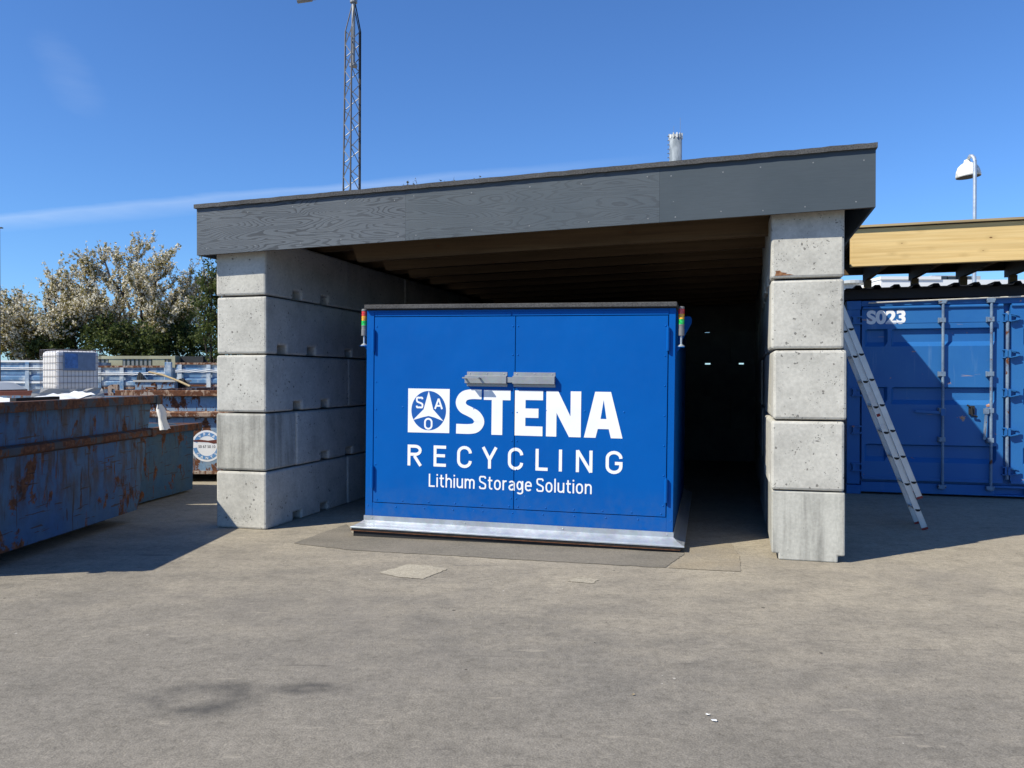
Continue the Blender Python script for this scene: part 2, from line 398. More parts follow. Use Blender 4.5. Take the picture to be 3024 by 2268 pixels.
M['glass_dark'] = simple('dark_pane', (.03, .04, .05), .2, .1)
def lens(name, c):
    t = NT(name, .15, .6); v = t.noise(60, 3, .6); t.col(t.mix(1, c, t.ramp(v, (.35, .55), (.65, 1.3)), 'MULTIPLY'))
    return t.mat
M['lens_red'] = lens('red_lens', (.62, .035, .03)); M['lens_amber'] = lens('amber_lens', (.75, .36, .02)); M['lens_green'] = lens('green_lens', (.02, .50, .09))
M['grey_plastic_dark'] = simple('beacon_grey', (.17, .175, .185), .5, .1)
def leaf(name, c, c2, trans=.45):
    t = NT(name, .6, .3); g = t.n.new('ShaderNodeNewGeometry')
    k = t.mix(g.outputs['Random Per Island'], c, c2); t.col(k)
    tl = t.n.new('ShaderNodeBsdfTranslucent'); t.l.new(k, tl.inputs[0]); mx = t.n.new('ShaderNodeMixShader'); mx.inputs[0].default_value = trans
    t.l.new(t.b.outputs[0], mx.inputs[1]); t.l.new(tl.outputs[0], mx.inputs[2]); t.l.new(mx.outputs[0], t.n['Material Output'].inputs[0])
    return t.mat
M['blossom'] = leaf('cherry_blossom', (.86, .82, .70), (.62, .56, .43))
M['young_leaf'] = leaf('bronze_young_leaf', (.34, .28, .09), (.20, .17, .05))
M['green_leaf'] = leaf('dark_green_leaf', (.030, .050, .013), (.062, .088, .022))
M['mid_leaf'] = leaf('mid_green_leaf', (.075, .098, .024), (.135, .155, .042))
M['weed'] = leaf('dry_weed', (.18, .13, .07), (.10, .10, .04))

# ------------------------------------------------------------------ ground
def ground_mat():
    t = NT('dusty_asphalt', .93, .18)
    big = t.noise(.30, 5, .62, dist=.3); mid = t.noise(1.5, 6, .66, vec=t.map((1, 1.5, 1))); fine = t.noise(24, 5, .75); grit = t.noise(105, 2, .7)
    c = t.mix(t.ramp(big, (.38, 0), (.64, 1)), (.240, .216, .180), (.196, .179, .154))
    x, y, z = t.sep()
    # dry yellowish dust that has collected in front of the shed
    d = t.math('ADD', t.math('MULTIPLY', t.math('ADD', x, 0.0), .10), t.math('MULTIPLY', t.math('SUBTRACT', y, 4.3), .28))
    d = t.math('ADD', d, t.math('MULTIPLY', t.math('SUBTRACT', mid, .5), 1.6))
    dust = t.ramp(d, (.0, 0), (1.0, .9))
    c = t.mix(dust, c, (.335, .294, .228))
    c = t.mix(1, c, t.ramp(mid, (.28, .88), (.5, 1.0), (.74, 1.08)), 'MULTIPLY')
    c = t.mix(1, c, t.ramp(fine, (.28, .70), (.5, 1.0), (.75, 1.20)), 'MULTIPLY')
    c = t.mix(1, c, t.ramp(grit, (.3, .70), (.72, 1.24)), 'MULTIPLY')
    med = t.noise(7, 6, .7); c = t.mix(1, c, t.ramp(med, (.30, .82), (.5, 1.0), (.72, 1.12)), 'MULTIPLY')
    # purple-grey fresher patches
    pz = t.noise(.55, 4, .6, vec=t.map((1, 1, 1), (7, 3, 0))); c = t.mix(t.ramp(pz, (.56, 0), (.74, .5)), c, (.165, .150, .135))
    # long scrape marks
    s1 = t.noise(3.6, 5, .6, vec=t.map((.8, 3.6, 1), rot=(0, 0, .5))); c = t.mix(t.ramp(s1, (.645, 0), (.685, .5)), c, (.33, .295, .24))
    s3 = t.noise(4.5, 5, .65, vec=t.map((.9, 2.6, 1), (5, 2, 0), (0, 0, -.9))); c = t.mix(t.ramp(s3, (.655, 0), (.69, .45)), c, (.36, .32, .26))
    s2 = t.noise(2.6, 5, .6, vec=t.map((.6, 4.5, 1), (3, 9, 0), (0, 0, -.45))); c = t.mix(t.ramp(s2, (.65, 0), (.69, .5)), c, (.10, .09, .08))
    # a curled oily tyre mark
    def ring(cx, cy, rx, ry, r0, w, amt, c):
        dx = t.math('DIVIDE', t.math('SUBTRACT', x, cx), rx); dy = t.math('DIVIDE', t.math('SUBTRACT', y, cy), ry)
        rr = t.math('SQRT', t.math('ADD', t.math('MULTIPLY', dx, dx), t.math('MULTIPLY', dy, dy)))
        rr = t.math('ADD', rr, t.math('MULTIPLY', t.math('SUBTRACT', t.noise(5, 5, .6), .5), .55))
        k = t.math('ABSOLUTE', t.math('SUBTRACT', rr, r0)); k = t.math('SUBTRACT', 1, t.math('DIVIDE', k, w), clamp=True)
        k = t.math('MULTIPLY', k, t.ramp(t.noise(2.6, 3, .6), (.38, .25), (.6, 1)))
        return t.mix(t.math('MULTIPLY', k, amt), c, (.055, .053, .052))
    c = ring(-1.52, 3.93, .24, .17, .85, .7, 1.0, c)
    c = ring(-1.02, 4.06, .22, .085, .5, .7, .8, c)
    # small pale chips and dark grit
    chip = t.math('LESS_THAN', t.voro(6.5), t.math('MULTIPLY', t.ramp(t.noise(1.3, 2), (.42, 0), (.65, 1)), .055)); c = t.mix(t.math('MULTIPLY', chip, .75), c, (.50, .47, .42))
    dk = t.math('LESS_THAN', t.voro(4.1, t.map((1, 1, 1), (2.2, 5.1, 0))), t.math('MULTIPLY', t.ramp(t.noise(1.7, 2), (.42, 0), (.65, 1)), .06)); c = t.mix(t.math('MULTIPLY', dk, .7), c, (.03, .026, .023))
    t.col(c)
    h = t.math('ADD', t.math('MULTIPLY', fine, .55), t.math('ADD', t.math('MULTIPLY', grit, .25), t.math('MULTIPLY', mid, .35)))
    t.bump(h, .7, .014)
    return t.mat
M['ground'] = ground_mat()
g = MB(); R_ = 900
g.add([(-R_, -R_, 0), (R_, -R_, 0), (R_, R_, 0), (-R_, R_, 0)], [(0, 1, 2, 3)])
struct(g.build('ground', M['ground']))
def patch(name, pts, mat, z, n=6, jit=.03):
    rr = random.Random(5); out = []; n *= 3; jit *= .45
    for i in range(len(pts)):
        a, b = Vector((*pts[i], 0)), Vector((*pts[(i+1) % len(pts)], 0))
        for k in range(n):
            p = a.lerp(b, k/n); out.append((p.x+rr.uniform(-jit, jit), p.y+rr.uniform(-jit, jit), z))
    bm = bmesh.new(); f = bm.faces.new([bm.verts.new(p) for p in out]); f.normal_update()
    if f.normal.z < 0: f.normal_flip()
    bmesh.ops.triangulate(bm, faces=bm.faces[:])
    me = bpy.data.meshes.new(name); bm.to_mesh(me); bm.free(); me.materials.append(mat)
    o = bpy.data.objects.new(name, me); COL.objects.link(o); return struct(o)
def patch_mat(name, c, c2, blend=.7):
    t = NT(name, .93, .18); fine = t.noise(24, 5, .75); mid = t.noise(2, 6, .66, vec=t.map((.6, 2, 1), rot=(0, 0, -.25)))
    b = t.mix(t.ramp(mid, (.35, 0), (.65, 1)), c, c2); b = t.mix(1, b, t.ramp(fine, (.25, .74), (.78, 1.2)), 'MULTIPLY')
    b = t.mix(t.ramp(t.noise(1.4, 6, .65), (.42, 0), (.64, blend)), b, (.225, .20, .165)); b = t.mix(1, b, t.ramp(t.noise(105, 2, .7), (.3, .72), (.72, 1.22)), 'MULTIPLY')
    t.col(b); t.bump(t.math('ADD', fine, mid), .45, .012); return t.mat
M['asphalt_new'] = patch_mat('darker_asphalt', (.160, .146, .122), (.205, .184, .15))
M['concrete_patch'] = patch_mat('pale_scraped_patch', (.42, .38, .30), (.35, .31, .245), .15)
M['asphalt_tan'] = patch_mat('tan_asphalt', (.285, .24, .175), (.32, .275, .205))
patch('asphalt_strip', [(-2.05, 7.60), (-1.44, 7.30), (-.06, 6.95), (1.25, 6.62), (1.52, 7.15), (.3, 7.6), (-1.6, 8.1), (-1.75, 8.6)], M['asphalt_new'], .004, 8, .02)
patch('asphalt_apron', [(1.27, 6.615), (1.83, 6.49), (1.98, 7.05), (2.05, 7.6), (1.5, 7.6), (1.53, 7.14)], M['asphalt_tan'], .004, 6, .012)
patch('scraped_patch', [(-1.07, 6.46), (-.86, 6.30), (-.68, 6.26), (-.60, 6.42), (-.52, 6.58), (-.70, 6.70), (-.88, 6.74), (-.95, 6.60)], M['concrete_patch'], .004, 5, .02)
patch('tan_patch', [(.42, 6.18), (.62, 6.12), (.66, 6.24), (.50, 6.30)], M['concrete_patch'], .004, 5, .02)

# ------------------------------------------------------------------ concrete block shed
def block_profile(L, slots=True):
    p = [(0, 0)]
    if slots and L > .7:
        for f in ([.62, 1.22] if L > 1.5 else [.3, .9]):
            for dx, z in ((-.085, 0), (-.085, .095), (.085, .095), (.085, 0)):
                p.append((f+dx, z))
    p += [(L, 0), (L, .586), (0, .586)]
    return p
def make_block(L, w, mat, name='concrete_block'):
    m = MB()
    m.prism([(y, z) for y, z in block_profile(L)], -w, 0, 'yz')
    for f in ([.62, 1.22] if L > 1.5 else [.3, .9] if L > .7 else []): m.box(-w+.04, -.43, f-.0848, f+.0848, .002, .0948)
    return m.build(name, mat, None, bevel=.022, seg=2)
def course_word(k): return ['lowest', 'second lowest', 'middle', 'second highest', 'top'][k]
protos = {}
def place_block(L, xr, y0, z, mat, label, group, w=.585, rz=0, jit=.006):
    key = (round(L, 2), mat.name, round(w, 3))
    if key not in protos:
        o = make_block(L-.008, w, mat); protos[key] = o
    else:
        o = protos[key].copy(); COL.objects.link(o)
    o.location = WS(xr+random.uniform(-jit, jit), y0+random.uniform(-jit, jit), z)
    o.rotation_euler = (0, 0, -TH+rz+random.uniform(-.007, .007))
    return tag(o, label, 'concrete block', group)
POS = ['front', 'second', 'third', 'fourth', 'fifth', 'rearmost']
left_courses = [[1.8, 1.8, 1.8, 1.8, 1.2], [.6, 1.8, 1.8, 1.8, 1.8, .6], [1.8, 1.8, 1.8, 1.8, 1.2], [1.2, 1.8, 1.8, 1.8, 1.8], [1.8, 1.8, 1.8, 1.8, 1.2]]
for k, cs in enumerate(left_courses):
    y = 0
    for i, L in enumerate(cs):
        mat = M['concrete_old'] if (k == 1 and i == 0) else M['concrete']
        lab = f'{POS[i]} concrete block from the front, {course_word(k)} row of shed wall beside skips'
        if (k, i) == (0, 0): lab = 'lowest front concrete block of the wall beside skips, skip shadow across it'
        if (k, i) == (1, 0): lab = 'short dark-streaked concrete block, second from ground, front of wall beside skips'
        place_block(L, -5.5, y, k*.6, mat, lab, 'concrete blocks of the shed wall beside the skips')
        y += L
right_courses = [[1.8, 1.8, 1.8, 1.8, 1.2], [1.2, 1.8, 1.8, 1.8, 1.8], [1.8, 1.8, 1.8, 1.8, 1.2], [.6, 1.8, 1.8, 1.8, 1.8, .6], [1.8, 1.8, 1.8, 1.8, 1.2]]
for k, cs in enumerate(right_courses):
    y = 0
    for i, L in enumerate(cs):
        lab = f'{POS[i]} concrete block from the front, {course_word(k)} row of shed wall beside ladder'
        if (k, i) == (4, 0): lab = 'topmost front concrete block under the fascia, wall beside the ladder, brown smear on corner'
        if (k, i) == (0, 0):
            lab = 'lowest front concrete block beside the ladder, water-streaked with notched bottom corners'
            m = MB(); w, n = .585, .055
            m.prism([(-w+n, 0), (-n, 0), (-n, n*1.05), (0, n*1.05), (0, .59), (-w, .59), (-w, n), (-w+n, n)], 0, 1.792, 'xz')
            o = m.build('concrete_block', M['concrete_old'], None, bevel=.012, seg=2); o.location = WS(0, 0, 0); o.rotation_euler = (0, 0, -TH)
            tag(o, lab, 'concrete block', 'concrete blocks of the shed wall beside the ladder')
        else:
            o = place_block(L, 0, y, k*.6, M['concrete'], lab, 'concrete blocks of the shed wall beside the ladder', jit=.012, rz=.016 if i == 0 else 0)
            if (k, i) == (4, 0): topmost = o
        y += L
# brown smear on the topmost front block
t = NT('brown_smear', .8, .2); t.col(t.mix(t.ramp(t.noise(30, 5), (.4, 0), (.6, 1)), (.30, .15, .07), (.16, .07, .035)))
m = MB(); m.add([(-.555, -.0015, .022), (-.40, -.0015, .024), (-.43, -.0015, .032), (-.47, -.0015, .034), (-.455, -.0015, .044), (-.50, -.0015, .05), (-.515, -.0015, .066), (-.55, -.0015, .062), (-.545, -.0015, .045)], [(0, 1, 2, 3, 4, 5, 6, 7, 8)]); m.build('brown_smear', t.mat, topmost)
# back wall, blocks laid across; two lifting slots are open to the daylight behind
slots_at = {3: [(-1.45, .12), (-.83, .09)], 4: [(-1.46, .11)]}
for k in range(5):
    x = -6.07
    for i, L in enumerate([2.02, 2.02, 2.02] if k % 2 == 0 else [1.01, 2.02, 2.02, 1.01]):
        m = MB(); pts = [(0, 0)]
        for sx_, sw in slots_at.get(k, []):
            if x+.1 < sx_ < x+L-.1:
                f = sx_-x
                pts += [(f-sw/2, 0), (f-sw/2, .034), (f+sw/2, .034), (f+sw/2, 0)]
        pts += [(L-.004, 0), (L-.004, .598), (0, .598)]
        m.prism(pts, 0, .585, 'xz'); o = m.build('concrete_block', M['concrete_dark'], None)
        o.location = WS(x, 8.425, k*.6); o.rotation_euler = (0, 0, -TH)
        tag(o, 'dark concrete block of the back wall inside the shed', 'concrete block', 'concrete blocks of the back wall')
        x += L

# roof: one thing with its parts
SL = .0207
roof = thing('shed_roof', 'low sloping shed roof with dark grey plywood fascia on concrete block walls', 'roof', WS(0, 0, 0), -TH)
def zf(x): return 2.937 + SL*(x-.205)                 # underside of fascia
seams = [-6.2, -3.9, -1.524, .205]
FY0, FY1 = -.150, -.130
for i in range(3):
    a, b = seams[i]+.0006, seams[i+1]-.0006
    m = MB()
    m.prism([(a, zf(a)), (b, zf(b)), (b, zf(b)+.475), (a, zf(a)+.475)], FY0, FY1, 'xz')
    sw = [0]*0; rs = random.Random(40+i)
    for x_ in [a+.12+(b-a-.24)*q_/4 for q_ in range(5)]:
        for dz in (.05, .40):
            c_ = (x_+rs.uniform(-.05, .05), zf(x_)+dz+rs.uniform(-.015, .015)); k0 = len(m.v)
            m.add([(c_[0]+.006*cos(q_), FY0-.0012, c_[1]+.006*sin(q_)) for q_ in (0, 1.05, 2.1, 3.14, 4.2, 5.25)], [(0, 1, 2, 3, 4, 5)], 1)
    m.build('fascia_board', [[M['ply_grain'], M['ply_mid'], M['ply_plain']][i], M['screw']], roof)
DEPTH = 9.15
m = MB()                                              # side fascias and rear edge
m.hexa([(-6.2, DEPTH, 2.95), (.205, DEPTH, 2.95), (.205, DEPTH+.02, 2.95), (-6.2, DEPTH+.02, 2.95), (-6.2, DEPTH, zf(-6.2)+.475), (.205, DEPTH, zf(.205)+.475), (.205, DEPTH+.02, zf(.205)+.475), (-6.2, DEPTH+.02, zf(-6.2)+.475)])
for x in (-6.2, .185):
    m.hexa([(x, FY1, zf(x)), (x+.02, FY1, zf(x)), (x+.02, DEPTH, zf(x)), (x, DEPTH, zf(x)), (x, FY1, zf(x)+.475), (x+.02, FY1, zf(x)+.475), (x+.02, DEPTH, zf(x)+.475), (x, DEPTH, zf(x)+.475)])
o = m.build('side_fascia', M['ply_plain'], roof)
m = MB(); a, b = -6.18, .185
m.hexa([(a, FY1, zf(a)+.40), (b, FY1, zf(b)+.40), (b, DEPTH, zf(b)+.40), (a, DEPTH, zf(a)+.40), (a, FY1, zf(a)+.474), (b, FY1, zf(b)+.474), (b, DEPTH, zf(b)+.474), (a, DEPTH, zf(a)+.474)])
m.build('roof_deck', M['dark_wood'], roof)
# roofing felt folded over the edge, slightly wavy lip
m = MB(); n = 90; lip0, top0 = [], []
rr = random.Random(3)
xs = [-6.215 + (6.43)*i/n for i in range(n+1)]
def wv(i): return .0012*sin(i*.9)+.0012*sin(i*2.3+1)+rr.uniform(-.0016, .0016)
vs = []
for i, x in enumerate(xs):
    zt = zf(x)+.515+wv(i); zb = zf(x)+.474+wv(i)*.8
    vs += [(x, -.178, zb), (x, -.178, zt), (x, DEPTH+.05, zf(x)+.52), (x, DEPTH+.05, zb), ]
fs = []
for i in range(n):
    b = i*4
    for j in range(4): fs.append((b+j, b+4+j, b+4+(j+1) % 4, b+(j+1) % 4))
fs += [(0, 1, 2, 3), (n*4+3, n*4+2, n*4+1, n*4)]
m.add(vs, [f[::-1] for f in fs]); m.build('roofing_felt', M['felt'], roof)
# rafters: glued timbers hung between the walls, notched over the far wall
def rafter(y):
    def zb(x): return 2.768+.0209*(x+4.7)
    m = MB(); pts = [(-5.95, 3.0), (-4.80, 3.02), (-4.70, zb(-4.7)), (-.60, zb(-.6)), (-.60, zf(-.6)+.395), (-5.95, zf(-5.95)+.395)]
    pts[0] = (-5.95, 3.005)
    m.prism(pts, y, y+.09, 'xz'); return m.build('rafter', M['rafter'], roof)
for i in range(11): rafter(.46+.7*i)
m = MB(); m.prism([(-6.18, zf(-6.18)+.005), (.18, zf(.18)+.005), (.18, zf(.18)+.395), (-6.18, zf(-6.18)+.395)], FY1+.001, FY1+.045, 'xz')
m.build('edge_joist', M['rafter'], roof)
# small weeds growing on the roof
wd = thing('roof_weed', 'sparse dry weeds sprouting on top of the dark shed roof', 'weed', WS(-3.75, .15, zf(-3.75)+.52), -TH)
rr = random.Random(8)
for i in range(16):
    m = MB(); x = rr.uniform(-.35, .55); h = rr.uniform(.03, .13); dx = rr.uniform(-.03, .03)
    m.tube([(x, 0, -.01), (x+dx*.4, .0, h*.6), (x+dx, .01, h)], [.0022, .0018, .001], 4)
    for k in range(3):
        zz = h*rr.uniform(.4, 1); xx = x+dx*zz/h
        m.add([(xx, 0, zz), (xx+rr.uniform(-.02, .02), .01, zz+.008), (xx+rr.uniform(-.02, .02), -.01, zz+.016)], [(0, 1, 2)])
    m.build('stalk', M['weed'], wd)

# ------------------------------------------------------------------ text helpers
def glyph_mesh(txt, shear=0, bold=0.0, spacing=1.0):
    cu = bpy.data.curves.new('t', 'FONT'); cu.body = txt; cu.size = 1; cu.offset = bold; cu.space_character = spacing; cu.resolution_u = 6; cu.fill_mode = 'FRONT'
    ob = bpy.data.objects.new('t', cu); COL.objects.link(ob)
    dg = bpy.context.evaluated_depsgraph_get(); dg.update()
    me = ob.evaluated_get(dg).to_mesh()
    vs = [v.co.copy() for v in me.vertices]; fs = [list(p.vertices) for p in me.polygons]
    ob.evaluated_get(dg).to_mesh_clear(); bpy.data.objects.remove(ob); bpy.data.curves.remove(cu)
    return vs, fs
def put_text(mb, txt, x0, x1, z0, z1, y, bold=0.0, m=0, spacing=1.0):   # fit into a rectangle on a plane facing -y
    vs, fs = glyph_mesh(txt, 0, bold, spacing)
    ax0, ax1 = min(v.x for v in vs), max(v.x for v in vs); az0, az1 = min(v.y for v in vs), max(v.y for v in vs)
    out = [(x0+(v.x-ax0)/(ax1-ax0)*(x1-x0), y, z0+(v.y-az0)/(az1-az0)*(z1-z0)) for v in vs]
    mb.add(out, fs, m)
def poly_flat(mb, pts, y, m=0):
    bm = bmesh.new(); f = bm.faces.new([bm.verts.new((x, y, z)) for x, z in pts]); bm.normal_update()
    if f.normal.y > 0: f.normal_flip()
    bmesh.ops.triangulate(bm, faces=[f], ngon_method='EAR_CLIP')
    bm.verts.index_update()
    mb.add([v.co for v in bm.verts], [[v.index for v in f.verts] for f in bm.faces], m); bm.free()
def split_x(mb, lo, hi):                              # keep the part with lo < x < hi
    bm = bmesh.new(); me = bpy.data.meshes.new('tmp'); me.from_pydata(mb.v, [], mb.f); bm.from_mesh(me)
    lay = None
    for x, nx in ((lo, -1), (hi, 1)):
        bmesh.ops.bisect_plane(bm, geom=bm.verts[:]+bm.edges[:]+bm.faces[:], plane_co=(x, 0, 0), plane_no=(nx, 0, 0), clear_outer=True)
    out = MB(); bm.verts.index_update()
    out.add([v.co for v in bm.verts], [[v.index for v in f.verts] for f in bm.faces]); bm.free(); bpy.data.meshes.remove(me)
    return out

# ------------------------------------------------------------------ blue storage container
TB = TH-.0358
bx = thing('storage_container', 'bright blue storage container with white STENA RECYCLING lettering in the shed opening', 'storage container', WS(-1.43, .13, 0), -TB)
bx.rotation_euler = (0, .012, -TB)
BD = 3.3; XL, XR = -2.978, 0.0; ZB, ZT = .135, 2.18
m = MB()
m.box(XL+.02, XR-.02, .03, BD, ZB, ZT-.005)                         # core
m.box(XL, -2.903, -.002, .032, ZB, ZT); m.box(-.058, XR, -.002, .032, ZB, ZT)        # corner posts
m.box(-2.903, -.058, -.001, .031, ZB, .293); m.box(-2.903, -.058, 0.0, .031, 2.119, ZT)
m.box(XL, XL+.02, .032, BD, ZB, ZT); m.box(XR-.02, XR, .032, BD, ZB, ZT)
m.box(-2.892, -1.52, -.005, 0, 2.119, 2.160); m.box(-1.505, -.062, -.005, 0, 2.119, 2.160)
def rivet(m, x, z, y, r=.0085, h=.005):
    b = len(m.v)
    for rr_, yy in ((r, 0), (r*.75, -h*.8)):
        for k in range(8): m.v.append((x+rr_*cos(k*pi/4), y+yy, z+rr_*sin(k*pi/4)))
    m.v.append((x, y-h, z))
    for k in range(8):
        m.f.append([b+k, b+8+k, b+8+(k+1) % 8, b+(k+1) % 8]); m.m.append(0)
        m.f.append([b+8+k, b+16, b+8+(k+1) % 8]); m.m.append(0)
for i in range(11): rivet(m, -2.95+2.93*i/10, .262, -.001)
for i in range(4): rivet(m, -2.87+.36*i*1.2, 2.138, -.005); rivet(m, -1.45+.33*i*1.2, 2.138, -.005)
m.build('body', M['blue'], bx, bevel=.003)
doors = []
for a, b in ((-2.894, -1.4775), (-1.4715, -.066)):
    m = MB(); m.box(a, b, -.006, .028, .299, 2.112)
    n = 6
    for i in range(n):
        x = a+.04+(b-a-.08)*i/(n-1); rivet(m, x, .325, -.006); rivet(m, x, 1.98, -.006, .004, .002)
    for i in range(7):
        z = .40+1.62*i/6; rivet(m, a+.022, z, -.006); rivet(m, b-.022, z, -.006)
    for i in range(3): rivet(m, a+.3+.36*i, 1.235, -.006, .010, .003)
    d = m.build('door', M['blue'], bx, bevel=.002); doors.append(d)
SEAM0, SEAM1 = -1.4765, -1.4725
# lettering, cut where the doors meet so each half moves with its door
let = MB(); YT = -.0085
K5 = lambda x, z: (x, z)
def shear_fix(mb, y): pass
# STENA, heavy letters
def tz(x, z): return z
# letter S as a thick bent stroke
import itertools
cl = [(777,598),(712,598),(668,611),(648,648),(664,684),(706,706),(744,728),(764,766),(744,801),(702,812),(621,812)]
def z5(x, y):                                        # sheet measured on the door: lengths along the face
    return (-2.055+(x-615)*(.291/182.)-.002, 1.417-(y-570)*(.421/272.))
C = [Vector(z5(*p)) for p in cl]
def catmull(P, n=6):
    out = []
    for i in range(len(P)-1):
        p0, p1, p2, p3 = P[max(i-1, 0)], P[i], P[i+1], P[min(i+2, len(P)-1)]
        for k in range(n):
            t_ = k/n; out.append(.5*((2*p1)+(-p0+p2)*t_+(2*p0-5*p1+4*p2-p3)*t_*t_+(-p0+3*p1-3*p2+p3)*t_**3))
    out.append(P[-1]); return out
CC = catmull(C); Lp, Rp = [], []
for i, p in enumerate(CC):
    d = (CC[min(i+1, len(CC)-1)]-CC[max(i-1, 0)]).normalized(); nn = Vector((-d.y, d.x))
    hw = .0465 + .0035*abs(d.y)
    if i in (0, len(CC)-1): nn = Vector((0, 1)) if d.x < 0 and False else Vector((-d.y, d.x))
    Lp.append(p+nn*hw); Rp.append(p-nn*hw)
for i in range(len(CC)-1):
    let.add([(q.x, YT, q.y) for q in (Lp[i], Rp[i], Rp[i+1], Lp[i+1])], [(0, 1, 2, 3)])
H1, H0 = 1.417, .994
def rects(*rs):
    for x0, x1, z0, z1 in rs: let.add([(x0, YT, z0), (x1, YT, z0), (x1, YT, z1), (x0, YT, z1)], [(0, 1, 2, 3)])
rects((-1.776, -1.515, H1-.094, H1), (-1.698, -1.592, H0, H1-.094))                                   # T
rects((-1.474, -1.370, H0, H1), (-1.370, -1.203, H1-.088, H1), (-1.370, -1.245, 1.163, 1.250), (-1.370, -1.205, H0, H0+.090))   # E
rects((-1.172, -1.074, H0, H1), (-.943, -.845, H0, H1))                                              # N
poly_flat(let, [(-1.074, H1), (-1.060, H1), (-.943, 1.185), (-.943, H0), (-.955, H0), (-1.074, 1.215)], YT)
poly_flat(let, [(-.816, H0), (-.716, H1), (-.571, H1), (-.461, H0), (-.567, H0), (-.588, H0+.082), (-.688, H0+.082), (-.708, H0)], YT)   # A outline
# stroke-built sans letters: centre lines in cap-height units, then a constant pen width
def arc(cx, cy, rx, ry, a0, a1, n=10): return [(cx+rx*cos(radians(a0+(a1-a0)*i/n)), cy+ry*sin(radians(a0+(a1-a0)*i/n))) for i in range(n+1)]
def pen(mb, path, h, y, closed=False):
    P = [Vector(p) for p in path]
    P = [p for i, p in enumerate(P) if i == 0 or (p-P[i-1]).length > 1e-5]; n = len(P); L_, R__ = [], []
    for i in range(n):
        d0 = (P[i]-P[i-1]).normalized() if (i > 0 or closed) else None; d1 = (P[(i+1) % n]-P[i]).normalized() if (i < n-1 or closed) else None
        d0 = d0 or d1; d1 = d1 or d0
        t_ = (d0+d1).normalized(); nn = Vector((-t_.y, t_.x)); k = h/max(.45, nn.dot(Vector((-d1.y, d1.x))))
        L_.append(P[i]+nn*k); R__.append(P[i]-nn*k)
    for i in range(n if closed else n-1):
        j = (i+1) % n; mb.add([(q.x, y, q.y) for q in (L_[i], R__[i], R__[j], L_[j])], [(0, 1, 2, 3)])
def round_c(W_, H_, h, s0=.66): return [(W_-h, H_*s0)]+arc(W_/2, H_*s0, W_/2-h, H_*(1-s0)-h, 0, 180)+arc(W_/2, H_*(1-s0), W_/2-h, H_*(1-s0)-h, 180, 360)
